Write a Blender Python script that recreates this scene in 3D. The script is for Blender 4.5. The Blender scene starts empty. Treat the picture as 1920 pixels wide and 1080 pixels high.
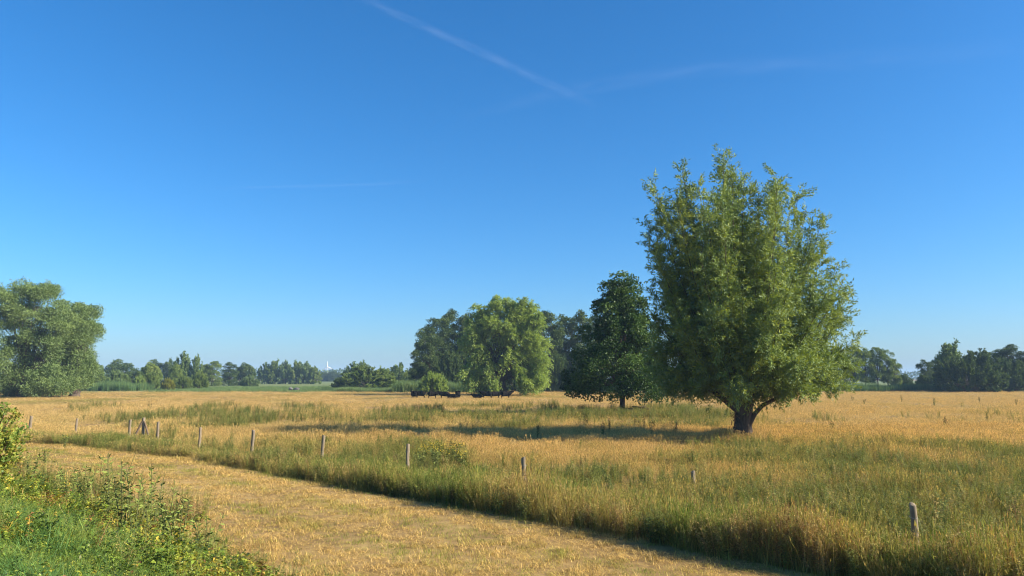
import bpy, bmesh, math
import numpy as np
from mathutils import Vector

# ------------------------------------------------------------------ camera, sky, sun, exposure
scene = bpy.context.scene
COL = scene.collection
F, HOR, CAMZ = 1400.0, 708.0, 4.0                 # focal length in photo pixels, horizon row, eye height
PITCH = math.atan((HOR - 540.0) / F)
cam_data = bpy.data.cameras.new("camera")
cam = bpy.data.objects.new("camera", cam_data)
COL.objects.link(cam)
cam_data.sensor_width = 36.0
cam_data.lens = 36.0 * F / 1920.0
cam_data.clip_start = 0.1
cam_data.clip_end = 120000.0
cam.location = (0, 0, CAMZ)
cam.rotation_euler = (math.pi / 2 + PITCH, 0, 0)
scene.camera = cam

SUN_AZ, SUN_EL = math.radians(103.0), math.radians(29.0)   # azimuth clockwise from the view direction
world = bpy.data.worlds.new("World")
scene.world = world
world.use_nodes = True
wn, wl = world.node_tree.nodes, world.node_tree.links
wn.clear()
sky = wn.new("ShaderNodeTexSky")
sky.sky_type = 'NISHITA'
sky.sun_disc = False
sky.sun_elevation = SUN_EL
sky.sun_rotation = SUN_AZ
sky.altitude = 0.0
sky.air_density = 1.05
sky.dust_density = 0.8
sky.ozone_density = 10.0
bg = wn.new("ShaderNodeBackground")
bg.inputs["Strength"].default_value = 0.0855
wo = wn.new("ShaderNodeOutputWorld")
hsv = wn.new("ShaderNodeHueSaturation")
hsv.inputs["Hue"].default_value = 0.496
hsv.inputs["Saturation"].default_value = 1.12
wl.new(sky.outputs[0], hsv.inputs["Color"])
wl.new(hsv.outputs[0], bg.inputs["Color"])
wl.new(bg.outputs[0], wo.inputs["Surface"])

sun_data = bpy.data.lights.new("sun", 'SUN')
sun_data.energy = 5.0
sun_data.angle = math.radians(0.53)
sun_data.color = (1.0, 0.90, 0.74)
sun = bpy.data.objects.new("sun", sun_data)
COL.objects.link(sun)
SUN_DIR = Vector((math.sin(SUN_AZ) * math.cos(SUN_EL), math.cos(SUN_AZ) * math.cos(SUN_EL), math.sin(SUN_EL)))
sun.rotation_euler = SUN_DIR.to_track_quat('Z', 'Y').to_euler()
sun.location = (60, -20, 60)

scene.view_settings.view_transform = 'Standard'
scene.view_settings.look = 'None'
scene.view_settings.gamma = 1.0
scene.view_settings.use_curve_mapping = False
scene.view_settings.exposure = 1.18
cy = scene.cycles
cy.max_bounces = 5
cy.diffuse_bounces = 3
cy.glossy_bounces = 2
cy.transmission_bounces = 4
cy.transparent_max_bounces = 8
cy.volume_bounces = 0
cy.use_denoising = True
cy.filter_width = 1.1
cy.sample_clamp_indirect = 4.0

# ------------------------------------------------------------------ small helpers
RNG = np.random.default_rng(7)


def ray(px, py):
    x, y = (px - 960.0) / F, (540.0 - py) / F
    c, s = math.cos(PITCH), math.sin(PITCH)
    return np.array([x, c - y * s, s + y * c])     # world direction


def ground_at(px, py, z=0.0):
    d = ray(px, py)
    t = (z - CAMZ) / d[2]
    return np.array([d[0] * t, d[1] * t, z])


def at_dist(px, py, dist):
    d = ray(px, py)
    t = dist / d[1]
    return np.array([d[0] * t, dist, CAMZ + d[2] * t])


_tab = RNG.random((256, 256))


def vnoise(x, y, sc, seed=0):
    x = np.asarray(x, float) / sc + seed * 17.31 + 1000.0
    y = np.asarray(y, float) / sc + seed * 9.77 + 1000.0
    xi, yi = np.floor(x).astype(int), np.floor(y).astype(int)
    fx, fy = x - xi, y - yi
    fx, fy = fx * fx * (3 - 2 * fx), fy * fy * (3 - 2 * fy)
    g = lambda a, b: _tab[a % 256, b % 256]
    return (g(xi, yi) * (1 - fx) * (1 - fy) + g(xi + 1, yi) * fx * (1 - fy)
            + g(xi, yi + 1) * (1 - fx) * fy + g(xi + 1, yi + 1) * fx * fy)


def sstep(a, b, x):
    t = np.clip((np.asarray(x, float) - a) / (b - a), 0, 1)
    return t * t * (3 - 2 * t)


# edge between the mown strip and the tall meadow, a polyline on the ground (from behind right to far left)
EDGE = np.array([(60.0, -38.0), (30.0, -9.5), (14.0, 6.6), (5.9, 15.3), (3.9, 17.4), (0.7, 20.8), (-2.1, 24.1), (-6.4, 28.1), (-17.3, 38.6),
                 (-26.5, 44.8), (-37.0, 49.5), (-60.0, 57.0), (-120.0, 74.0)])


def sdist(x, y):
    """signed distance to the strip's edge: positive on the meadow side"""
    x, y = np.asarray(x, float), np.asarray(y, float)
    best = np.full(x.shape, 1e9)
    sign = np.ones(x.shape)
    for a, b in zip(EDGE[:-1], EDGE[1:]):
        d = b - a
        L2 = d @ d
        t = np.clip(((x - a[0]) * d[0] + (y - a[1]) * d[1]) / L2, 0, 1)
        dx, dy = x - (a[0] + t * d[0]), y - (a[1] + t * d[1])
        dd = np.hypot(dx, dy)
        cr = d[0] * (y - a[1]) - d[1] * (x - a[0])
        m = dd < best
        best = np.where(m, dd, best)
        sign = np.where(m, np.where(cr < 0, 1.0, -1.0), sign)
    return best * sign


def height(x, y):
    s = sdist(x, y)
    r = np.hypot(x, y)
    bump = (vnoise(x, y, 3.1, 1) - .5) * .10 + (vnoise(x, y, 11.0, 2) - .5) * .22
    bump = bump * (1 - sstep(120, 260, r)) * np.where(s < 0, .55, 1.0)
    t = np.clip((-8.0 - s) / 5.4, 0, 1)
    dike = 2.4 * (t * t * (3 - 2 * t) * .35 + t * .65)
    return bump + dike


def hz(x, y):
    return float(height(np.array([x]), np.array([y]))[0])


def put(o, label=None, cat=None, group=None, kind=None, parent=None):
    COL.objects.link(o)
    if label: o["label"] = label
    if cat: o["category"] = cat
    if group: o["group"] = group
    if kind: o["kind"] = kind
    if parent is not None: o.parent = parent
    return o


def mesh_np(name, V, Fc, mats=(), smooth=False, attrs=None, mat_idx=None):
    """V (n,3), Fc (m,k) faces of equal size k (or list of arrays of faces)"""
    blocks = Fc if isinstance(Fc, list) else [Fc]
    me = bpy.data.meshes.new(name)
    V = np.asarray(V, np.float32)
    me.vertices.add(len(V))
    me.vertices.foreach_set("co", V.ravel())
    nl = sum(b.size for b in blocks)
    nf = sum(len(b) for b in blocks)
    me.loops.add(nl)
    me.polygons.add(nf)
    me.loops.foreach_set("vertex_index", np.concatenate([b.ravel() for b in blocks]).astype(np.int32))
    sizes = np.concatenate([np.full(len(b), b.shape[1]) for b in blocks])
    starts = np.concatenate([[0], np.cumsum(sizes)[:-1]]).astype(np.int32)
    me.polygons.foreach_set("loop_start", starts)
    if smooth:
        me.polygons.foreach_set("use_smooth", np.ones(nf, bool))
    if mat_idx is not None:
        me.polygons.foreach_set("material_index", np.asarray(mat_idx, np.int32))
    for k, v in (attrs or {}).items():
        a = me.attributes.new(k, 'FLOAT', 'POINT')
        a.data.foreach_set("value", np.asarray(v, np.float32))
    for m in mats:
        me.materials.append(m)
    me.update(calc_edges=True)
    me.validate()
    return me


def obj(name, me, **kw):
    return put(bpy.data.objects.new(name, me), **kw)


def empty(name, loc, **kw):
    o = bpy.data.objects.new(name, None)
    o.empty_display_size = 0.3
    o.location = loc
    return put(o, **kw)


# ------------------------------------------------------------------ materials
def new_mat(name):
    m = bpy.data.materials.new(name)
    m.use_nodes = True
    m.node_tree.nodes.clear()
    return m, m.node_tree.nodes, m.node_tree.links


def ramp(nodes, stops, interp='LINEAR'):
    r = nodes.new("ShaderNodeValToRGB")
    r.color_ramp.interpolation = interp
    e = r.color_ramp.elements
    while len(e) < len(stops):
        e.new(0.5)
    for el, (p, c) in zip(e, stops):
        el.position = p
        el.color = (*c, 1)
    return r


def math_node(nodes, links, op, a, b=None):
    n = nodes.new("ShaderNodeMath")
    n.operation = op
    for i, v in enumerate((a, b)):
        if v is None: continue
        if isinstance(v, (int, float)): n.inputs[i].default_value = v
        else: links.new(v, n.inputs[i])
    return n.outputs[0]


def leaf_mat(name, stops, trans=0.35, spec=0.25, rough=0.55, instancer=False, back=None, tmul=(1.25, 1.2, 0.55), rnd=0.0):
    """stops: colour ramp over the attribute 'tint'; 'v' is a small per-blade brightness variation"""
    m, n, l = new_mat(name)
    at = n.new("ShaderNodeAttribute"); at.attribute_name = "tint"
    at.attribute_type = 'INSTANCER' if instancer else 'GEOMETRY'
    fac = at.outputs["Fac"]
    if instancer:
        av = n.new("ShaderNodeAttribute"); av.attribute_name = "v"
        o = math_node(n, l, 'SUBTRACT', av.outputs["Fac"], 0.5)
        fac = math_node(n, l, 'ADD', fac, math_node(n, l, 'MULTIPLY', o, rnd))
    r = ramp(n, stops)
    l.new(fac, r.inputs[0])
    col = r.outputs[0]
    if instancer:
        br = math_node(n, l, 'ADD', math_node(n, l, 'MULTIPLY', math_node(n, l, 'FRACT', math_node(n, l, 'MULTIPLY', av.outputs["Fac"], 7.31)), 0.95), 0.45)
        mx = n.new("ShaderNodeVectorMath"); mx.operation = 'SCALE'
        l.new(col, mx.inputs[0]); l.new(br, mx.inputs["Scale"])
        col = mx.outputs[0]
    if back is not None:
        geo = n.new("ShaderNodeNewGeometry")
        mixb = n.new("ShaderNodeMix"); mixb.data_type = 'RGBA'
        l.new(geo.outputs["Backfacing"], mixb.inputs["Factor"])
        l.new(col, mixb.inputs["A"]); mixb.inputs["B"].default_value = (*back, 1)
        col = mixb.outputs["Result"]
    p = n.new("ShaderNodeBsdfPrincipled")
    p.inputs["Roughness"].default_value = rough
    p.inputs["Specular IOR Level"].default_value = spec
    l.new(col, p.inputs["Base Color"])
    t = n.new("ShaderNodeBsdfTranslucent")
    tm = n.new("ShaderNodeVectorMath"); tm.operation = 'MULTIPLY'
    l.new(col, tm.inputs[0]); tm.inputs[1].default_value = tmul
    l.new(tm.outputs[0], t.inputs["Color"])
    mix = n.new("ShaderNodeMixShader"); mix.inputs[0].default_value = trans
    l.new(p.outputs[0], mix.inputs[1]); l.new(t.outputs[0], mix.inputs[2])
    out = n.new("ShaderNodeOutputMaterial")
    l.new(mix.outputs[0], out.inputs["Surface"])
    return m


def noise_mat(name, stops, scale, detail=6.0, rough=0.9, bump=0.0, scale2=None, spec=0.2, stretch=(1, 1, 1), coord="Object", bump_dist=0.02):
    m, n, l = new_mat(name)
    tc = n.new("ShaderNodeTexCoord")
    mp = n.new("ShaderNodeMapping"); mp.inputs["Scale"].default_value = stretch
    l.new(tc.outputs[coord], mp.inputs["Vector"])
    nz = n.new("ShaderNodeTexNoise"); nz.inputs["Scale"].default_value = scale; nz.inputs["Detail"].default_value = detail
    nz.inputs["Roughness"].default_value = 0.65
    l.new(mp.outputs[0], nz.inputs["Vector"])
    fac = nz.outputs["Fac"]
    if scale2:
        n2 = n.new("ShaderNodeTexNoise"); n2.inputs["Scale"].default_value = scale2; n2.inputs["Detail"].default_value = 4
        l.new(mp.outputs[0], n2.inputs["Vector"])
        fac = math_node(n, l, 'ADD', math_node(n, l, 'MULTIPLY', fac, 0.5), math_node(n, l, 'MULTIPLY', n2.outputs["Fac"], 0.5))
    r = ramp(n, stops); l.new(fac, r.inputs[0])
    p = n.new("ShaderNodeBsdfPrincipled")
    p.inputs["Roughness"].default_value = rough
    p.inputs["Specular IOR Level"].default_value = spec
    l.new(r.outputs[0], p.inputs["Base Color"])
    if bump:
        b = n.new("ShaderNodeBump"); b.inputs["Strength"].default_value = bump; b.inputs["Distance"].default_value = bump_dist
        l.new(nz.outputs["Fac"], b.inputs["Height"]); l.new(b.outputs[0], p.inputs["Normal"])
    out = n.new("ShaderNodeOutputMaterial")
    l.new(p.outputs[0], out.inputs["Surface"])
    return m


M = {}
M['ground'] = noise_mat("meadow_soil", [(.30, (.16, .105, .045)), (.5, (.27, .18, .075)), (.7, (.20, .17, .06))], 0.35, 10, bump=.4, scale2=0.03)
M['mown'] = noise_mat("mown_turf", [(.32, (.13, .08, .03)), (.48, (.28, .18, .065)), (.60, (.38, .26, .09)), (.74, (.22, .19, .05))], 2.6, 10, bump=.7, scale2=.22)
M['dike'] = noise_mat("dike_soil", [(.3, (.035, .045, .015)), (.7, (.09, .09, .03))], 1.2, 8, bump=.6)
M['green_field'] = noise_mat("green_field", [(.3, (.10, .13, .035)), (.55, (.15, .18, .05)), (.75, (.22, .20, .07))], .05, 8, stretch=(1, 2.5, 1), scale2=.012)
M['bark'] = noise_mat("bark", [(.3, (.045, .033, .024)), (.6, (.115, .085, .06)), (.8, (.18, .14, .10))], 3.5, 10, bump=1.0, stretch=(2.2, 2.2, .5), bump_dist=.08)
M['post'] = noise_mat("weathered_wood", [(.25, (.08, .062, .042)), (.5, (.20, .16, .105)), (.75, (.33, .27, .185))], 9.0, 8, bump=.6, stretch=(3, 3, .25), bump_dist=.01)
M['cow'] = noise_mat("black_coat", [(.3, (.004, .0035, .003)), (.7, (.010, .008, .006))], 3.0, 5, rough=.8, spec=.08)
M['white_metal'] = noise_mat("white_tower_paint", [(.3, (.78, .78, .78)), (.7, (.85, .85, .85))], 2.0, 2, rough=.4)
M['dead_wood'] = noise_mat("dead_wood", [(.3, (.08, .055, .035)), (.6, (.20, .145, .095)), (.8, (.33, .26, .18))], 4.0, 8, bump=.6, stretch=(1, 1, .4))
M['pale_stone'] = noise_mat("pale_stone", [(.3, (.07, .07, .065)), (.7, (.17, .165, .15))], 3.0, 6, bump=.5)
M['straw_stem'] = noise_mat("dry_stem", [(.3, (.42, .33, .19)), (.7, (.60, .50, .32))], 4.0, 4)
M['brown_stem'] = noise_mat("brown_stem", [(.3, (.07, .045, .025)), (.7, (.14, .095, .05))], 4.0, 4)
M['green_stem'] = noise_mat("green_stem", [(.3, (.07, .09, .03)), (.7, (.13, .14, .05))], 4.0, 4)

L = {}
L['willow'] = leaf_mat("willow_leaf", [(0, (.095, .15, .026)), (.5, (.205, .275, .042)), (1, (.37, .40, .065))], trans=.27, back=(.20, .27, .11), spec=.18, rough=.55)
L['silver'] = leaf_mat("silver_willow_leaf", [(0, (.070, .12, .028)), (.5, (.14, .21, .05)), (1, (.24, .31, .09))], trans=.26, back=(.16, .225, .085), spec=.2, rough=.55)
L['golden'] = leaf_mat("pale_willow_leaf", [(0, (.14, .22, .045)), (.5, (.26, .37, .07)), (1, (.40, .49, .12))], trans=.42, back=(.24, .31, .09), spec=.2, rough=.55)
L['oak'] = leaf_mat("dark_leaf", [(0, (.024, .052, .012)), (.5, (.050, .100, .020)), (1, (.10, .165, .034))], trans=.22, spec=.22, rough=.5)
L['poplar'] = leaf_mat("poplar_leaf", [(0, (.034, .062, .016)), (.5, (.062, .102, .025)), (1, (.11, .155, .038))], trans=.25, spec=.2, rough=.55)
L['far'] = leaf_mat("far_leaf", [(0, (.085, .135, .032)), (.5, (.15, .21, .046)), (1, (.235, .285, .07))], trans=.27, spec=.15)
L['yellow'] = leaf_mat("yellow_green_leaf", [(0, (.14, .16, .02)), (.5, (.24, .25, .03)), (1, (.36, .34, .05))], trans=.35)

GRASS_STOPS = [(0, (.68, .49, .20)), (.25, (.63, .46, .17)), (.45, (.53, .42, .135)), (.65, (.38, .345, .10)), (1, (.22, .245, .06))]
G = {}
G['meadow'] = leaf_mat("meadow_grass_blade", GRASS_STOPS, trans=.40, instancer=True, rnd=.6, spec=.15, tmul=(1.1, 1.0, .7))
G['mown'] = leaf_mat("mown_straw", [(0, (.74, .50, .17)), (.4, (.58, .41, .12)), (.62, (.42, .37, .075)), (1, (.22, .27, .04))], trans=.3, instancer=True, rnd=.35, spec=.15, tmul=(1, 1, .8))
G['weed'] = leaf_mat("weed_leaf", [(0, (.27, .15, .07)), (.2, (.42, .32, .11)), (.45, (.28, .28, .075)), (.75, (.17, .21, .045)), (1, (.09, .13, .03))], trans=.3, instancer=True, rnd=.5, spec=.25)
G['verge'] = leaf_mat("verge_blade", [(0, (.34, .20, .085)), (.25, (.55, .38, .15)), (.5, (.42, .36, .10)), (.75, (.28, .30, .07)), (1, (.13, .20, .035))], trans=.26, instancer=True, rnd=.6, spec=.12)
G['lush'] = leaf_mat("lush_grass_blade", [(0, (.36, .37, .08)), (.5, (.19, .28, .05)), (1, (.10, .215, .05))], trans=.3, instancer=True, rnd=.5, spec=.3)
G['herb'] = leaf_mat("herb_leaf", [(0, (.34, .34, .055)), (.5, (.18, .25, .036)), (1, (.09, .165, .03))], trans=.28, instancer=True, rnd=.5, spec=.25)
G['bramble'] = leaf_mat("bramble_leaf", [(0, (.34, .17, .06)), (.12, (.50, .36, .05)), (.30, (.40, .38, .045)), (.48, (.20, .26, .032)), (.8, (.10, .165, .022)), (1, (.06, .11, .018))], trans=.28, instancer=True, rnd=.38, spec=.35, rough=.45)
G['reed'] = leaf_mat("reed_blade", [(0, (.20, .24, .08)), (.5, (.115, .19, .06)), (1, (.075, .145, .05))], trans=.3, instancer=True, rnd=.6)

# ------------------------------------------------------------------ setting: ground, strip, dike
def axis(dense, far):
    return np.unique(np.concatenate([dense, far]))


def sheet(name, xs, ys, mat, dz=0.0, keep=None, label=None):
    X, Y = np.meshgrid(xs, ys)
    Z = height(X, Y) + dz
    nx, ny = len(xs), len(ys)
    idx = np.arange(nx * ny).reshape(ny, nx)
    Fc = np.stack([idx[:-1, :-1], idx[:-1, 1:], idx[1:, 1:], idx[1:, :-1]], -1).reshape(-1, 4)
    me = mesh_np(name, np.stack([X, Y, Z], -1).reshape(-1, 3), Fc, [mat], smooth=True)
    return obj(name, me, kind="structure", label=label)


gx = axis(np.arange(-130, 130.1, 1.3), np.array([-9000, -6000, -4000, -2500, -1500, -1000, -700, -500, -400, -300, -250, -200, -160, 160, 200, 250, 300, 400, 500, 700, 1000, 1500, 2500, 4000, 6000, 9000.]))
gy = axis(np.arange(-20, 200.1, 1.3), np.array([-3000, -1500, -600, -200, -100, -60, -40, 215, 240, 270, 300, 350, 400, 500, 700, 1000, 1500, 2500, 4000, 6000, 9000.]))
# the meadow sheet lies a little low under the strip and the dike, which carry their own turf
sheet("ground", gx, gy, M['ground'], dz=-0.03, label="dry yellow meadow soil reaching to the horizon")


def ribbon(name, s0, s1, ns, mat, dz, label):
    """a sheet that follows the strip's edge between two offsets"""
    seg = np.diff(EDGE, axis=0)
    ln = np.hypot(seg[:, 0], seg[:, 1])
    cum = np.concatenate([[0], np.cumsum(ln)])
    t = np.arange(0, cum[-1], 0.8)
    px, py = np.interp(t, cum, EDGE[:, 0]), np.interp(t, cum, EDGE[:, 1])
    for _ in range(30):
        px[1:-1] = (px[:-2] + px[1:-1] * 2 + px[2:]) / 4
        py[1:-1] = (py[:-2] + py[1:-1] * 2 + py[2:]) / 4
    tx, ty = np.gradient(px), np.gradient(py)
    n = np.hypot(tx, ty)
    nx_, ny_ = ty / n, -tx / n                     # to the right of the walking direction = meadow side
    S = np.linspace(s0, s1, ns)
    X, Y = px[:, None] + nx_[:, None] * S[None], py[:, None] + ny_[:, None] * S[None]
    Z = height(X, Y) + dz
    a, b = X.shape
    idx = np.arange(a * b).reshape(a, b)
    Fc = np.stack([idx[:-1, :-1], idx[:-1, 1:], idx[1:, 1:], idx[1:, :-1]], -1).reshape(-1, 4)
    return obj(name, mesh_np(name, np.stack([X, Y, Z], -1).reshape(-1, 3), Fc, [mat], smooth=True), kind="structure", label=label)


ribbon("mown_path", -9.2, 0.35, 28, M['mown'], 0.004, "mown strip of dry cut grass beside the fence")
ribbon("dike_bank", -24.0, -9.15, 30, M['dike'], 0.008, "overgrown grassy bank sloping down to the mown strip")

# green damp grassland beyond the meadow
def flat_patch(name, pts, mat, z, label):
    me = bpy.data.meshes.new(name)
    me.from_pydata([(x, y, z) for x, y in pts], [], [tuple(range(len(pts)))])
    me.materials.append(mat)
    return obj(name, me, kind="structure", label=label)


flat_patch("green_pasture", [(-520, 236), (-150, 214), (-60, 200), (-20, 202), (40, 222), (110, 214), (420, 224), (900, 900), (-900, 900)], M['green_field'], 0.06,
           "damp green grassland beyond the dry meadow")

# ------------------------------------------------------------------ grass and ground cover (scattered blades)
def blades_mesh(name, mat, n, hgt, spread, width, bend, seed, seg=3, heads=0.0, head_len=.12, head_w=.012, flat=0.0, z0=-.03):
    """a tuft: n curved tapering blades; 'v' differs per blade"""
    r = np.random.default_rng(seed)
    V, Fq, Ft, va = [], [], [], []
    for i in range(n):
        a = r.uniform(0, 2 * math.pi)
        rad = spread * math.sqrt(r.random())
        base = np.array([math.cos(a) * rad, math.sin(a) * rad, z0])
        h = hgt * r.uniform(.55, 1.0)
        da = r.uniform(0, 2 * math.pi)
        dirv = np.array([math.cos(da), math.sin(da), 0])
        b = bend * r.uniform(.3, 1.2)
        w = width * r.uniform(.7, 1.3)
        side = np.array([-dirv[1], dirv[0], 0])
        ta = r.uniform(0, math.pi)
        side = side * math.cos(ta) * .9 + dirv * math.sin(ta) * .5
        v = r.random()
        o = len(V)
        is_head = r.random() < heads
        for k in range(seg + 1):
            t = k / seg
            p = base + dirv * (b * h * t * t) + np.array([0, 0, h * t * (1 - flat) - min(h * .35 * b, h * (1 - flat) * .8) * t * t * t])
            ww = w * (1 - t) ** .7 if not is_head else w * .5
            if k == seg and not is_head:
                V.append(p); va.append(v)
            else:
                V += [p - side * ww / 2, p + side * ww / 2]; va += [v, v]
        for k in range(seg):
            if k == seg - 1 and not is_head:
                Ft.append((o + 2 * k, o + 2 * k + 1, o + 2 * k + 2))
            else:
                Fq.append((o + 2 * k, o + 2 * k + 1, o + 2 * k + 3, o + 2 * k + 2))
        if is_head:
            tip = (V[-1] + V[-2]) / 2
            dh = dirv * b * .6 + np.array([0, 0, 1.0]); dh /= np.linalg.norm(dh)
            for q in range(2):
                sd = side if q == 0 else np.cross(dh, side)
                sd = sd / (np.linalg.norm(sd) + 1e-9)
                o2 = len(V)
                V += [tip, tip + dh * head_len * .4 - sd * head_w, tip + dh * head_len, tip + dh * head_len * .4 + sd * head_w]
                va += [v] * 4
                Fq.append((o2, o2 + 1, o2 + 2, o2 + 3))
    blocks = [np.array(f) for f in (Fq, Ft) if f]
    return mesh_np(name, np.array(V), blocks, [mat], attrs={"v": va})


def leafy_mesh(name, mat, stems, hgt, spread, leaf_l, leaf_w, per_stem, seed, lean=.4, droop=.3, fold=.25, stem_w=.006, v_span=1.0):
    """a leafy herb or bramble spray: thin stems carrying folded leaves"""
    r = np.random.default_rng(seed)
    V, Fq, Ft, va = [], [], [], []
    for s in range(stems):
        a = r.uniform(0, 2 * math.pi)
        rad = spread * .35 * math.sqrt(r.random())
        base = np.array([math.cos(a) * rad, math.sin(a) * rad, -.02])
        da = r.uniform(0, 2 * math.pi)
        dirv = np.array([math.cos(da), math.sin(da), 0.])
        h = hgt * r.uniform(.6, 1.0)
        ln = lean * r.uniform(.2, 1.3)
        vs = r.random()
        P = lambda t: base + dirv * ln * h * t * t + np.array([0, 0, h * t - ln * droop * h * t ** 3])
        side = np.array([-dirv[1], dirv[0], 0.])
        o = len(V)
        for k in range(4):
            t = k / 3
            w = stem_w * (1 - .7 * t)
            V += [P(t) - side * w, P(t) + side * w]; va += [vs, vs]
        for k in range(3):
            Fq.append((o + 2 * k, o + 2 * k + 1, o + 2 * k + 3, o + 2 * k + 2))
        for k in range(per_stem):
            t = r.uniform(.18, 1.0)
            p = P(t)
            la = r.uniform(0, 2 * math.pi)
            d = np.array([math.cos(la), math.sin(la), r.uniform(-.35, .6)]); d /= np.linalg.norm(d)
            sd = np.cross(d, [0, 0, 1.]); sd /= np.linalg.norm(sd)
            up = np.cross(sd, d)
            tw = r.normal(0, .35)
            sd2 = sd * math.cos(tw) + up * math.sin(tw)
            up2 = np.cross(sd2, d)
            l_ = leaf_l * r.uniform(.55, 1.15) * (1.15 - .5 * t); w_ = leaf_w * r.uniform(.7, 1.15) * (1.15 - .5 * t)
            v = np.clip(.5 + (vs - .5) * .5 + r.normal(0, .22) * v_span, 0, 1)
            o2 = len(V)
            q = p + d * l_ * .12
            V += [q, q + d * l_ * .45 - sd2 * w_ / 2 + up2 * fold * w_, q + d * l_ - up2 * l_ * .18, q + d * l_ * .45 + sd2 * w_ / 2 + up2 * fold * w_, q + d * l_ * .5]
            va += [v] * 5
            Ft += [(o2, o2 + 4, o2 + 1), (o2 + 1, o2 + 4, o2 + 2), (o2 + 4, o2 + 3, o2 + 2), (o2, o2 + 3, o2 + 4)]
    return mesh_np(name, np.array(V), [np.array(Fq), np.array(Ft)], [mat], attrs={"v": va})


def scatter(name, sources, pts, scl, tint, idx, label, seed=0, tilt=.12, wind=0.0):
    """ONE object of kind stuff: its vertices carry instances of the source meshes"""
    n = len(pts)
    r = np.random.default_rng(seed + 99)
    me = bpy.data.meshes.new(name)
    me.vertices.add(n)
    me.vertices.foreach_set("co", np.asarray(pts, np.float32).ravel())
    rot = np.stack([r.normal(0, tilt, n), r.normal(0, tilt, n) + wind, r.uniform(0, 2 * math.pi, n)], -1)
    for nm, ty, val in (("rot", 'FLOAT_VECTOR', rot), ("scl", 'FLOAT_VECTOR', scl)):
        a = me.attributes.new(nm, ty, 'POINT'); a.data.foreach_set("vector", np.asarray(val, np.float32).ravel())
    a = me.attributes.new("tint", 'FLOAT', 'POINT'); a.data.foreach_set("value", np.asarray(tint, np.float32))
    a = me.attributes.new("pick", 'INT', 'POINT'); a.data.foreach_set("value", np.asarray(idx, np.int32))
    o = obj(name, me, kind="stuff", label=label)
    ng = bpy.data.node_groups.new(name + "_scatter", 'GeometryNodeTree')
    ng.interface.new_socket("Geometry", in_out='INPUT', socket_type='NodeSocketGeometry')
    ng.interface.new_socket("Geometry", in_out='OUTPUT', socket_type='NodeSocketGeometry')
    N, K = ng.nodes, ng.links
    gi, go = N.new("NodeGroupInput"), N.new("NodeGroupOutput")

    def named(nm, dt):
        a = N.new("GeometryNodeInputNamedAttribute"); a.data_type = dt; a.inputs["Name"].default_value = nm
        return a.outputs["Attribute"]
    er = N.new("FunctionNodeEulerToRotation")
    K.new(named("rot", 'FLOAT_VECTOR'), er.inputs[0])
    sc = named("scl", 'FLOAT_VECTOR')
    pk = named("pick", 'INT')
    jn = N.new("GeometryNodeJoinGeometry")
    for i, src in enumerate(sources):
        so = bpy.data.objects.new(src.name, src)     # never linked: only the source of the blades
        oi = N.new("GeometryNodeObjectInfo"); oi.inputs["Object"].default_value = so
        oi.inputs["As Instance"].default_value = False
        cmp_ = N.new("FunctionNodeCompare"); cmp_.data_type = 'INT'; cmp_.operation = 'EQUAL'
        ins = [s for s in cmp_.inputs if s.type == 'INT']
        K.new(pk, ins[0]); ins[1].default_value = i
        ip = N.new("GeometryNodeInstanceOnPoints")
        K.new(gi.outputs[0], ip.inputs["Points"])
        K.new(cmp_.outputs["Result"], ip.inputs["Selection"])
        K.new(oi.outputs["Geometry"], ip.inputs["Instance"])
        K.new(er.outputs[0], ip.inputs["Rotation"])
        K.new(sc, ip.inputs["Scale"])
        K.new(ip.outputs[0], jn.inputs[0])
    K.new(jn.outputs[0], go.inputs[0])
    md = o.modifiers.new("scatter", 'NODES')
    md.node_group = ng
    return o


def wedge(n, d0, d1, power=1.0, xm=.76, pad=3.0, seed=0):
    """random ground points over the view's fan between distances d0 and d1; power<2 puts more of them near"""
    r = np.random.default_rng(seed)
    u = r.random(n)
    D = (d0 ** power + u * (d1 ** power - d0 ** power)) ** (1 / power)
    x = r.uniform(-1, 1, n) * (D * xm + pad)
    return x, D


POST_SPOTS = [ground_at(px_, py_, 1.2) for px_, py_ in ((1711, 945), (982, 857), (765, 833), (607, 816), (475, 807), (376, 802), (297, 791), (270, 784), (245, 787), (145, 785), (59, 780))]


def trampled(x, y):
    """factor below 1 close to a fence post, on its near side"""
    f = np.ones(np.shape(x))
    for p in POST_SPOTS:
        dn = p[:2] / np.linalg.norm(p[:2])
        c = p[:2] - dn * .9
        f = np.minimum(f, 1 - .58 * np.exp(-(np.hypot(x - c[0], y - c[1]) / 1.05) ** 2))
    return f


def meadow_green(x, y):
    """how green the meadow is: 0 straw, 1 green"""
    s = sdist(x, y)
    n1 = vnoise(x, y * .55, 5.0, 3); n2 = vnoise(x, y * .5, 14.0, 4); n3 = vnoise(x, y, 1.7, 5)
    n4 = vnoise(x, y * .35, 9.0, 15)
    g = .08 + .55 * sstep(.52, .85, n1) + .35 * (n2 - .5) + .25 * (n3 - .5) + .5 * sstep(.60, .85, n4) * sstep(150, 60, y)
    g = g + .26 * (1 - sstep(3.0, 15.0, s))                                       # green along the fence
    g = g + .30 * np.exp(-((y - 74) / 13.0) ** 2) * (1 - sstep(16, 30, x)) * (.5 + n2)   # belt in front of the oak
    g = g + .22 * sstep(46, 24, y) + .45 * sstep(.62, .80, vnoise(x, y * .6, 3.4, 19)) * sstep(48, 36, y) * sstep(4, 7, s)
    g = g - .12 * sstep(85, 120, y)
    g = g + .14 * sstep(-4, 4, x - .33 * y) * sstep(38, 24, y) - .22 * sstep(2, 12, x - .33 * y) * sstep(40, 60, y)
    g = np.where(g > .12, .12 + (g - .12) * (1 - .55 * sstep(-2, 8, x - .22 * y) * sstep(38, 52, y)), g)
    return np.clip(g, 0, .95)


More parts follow.
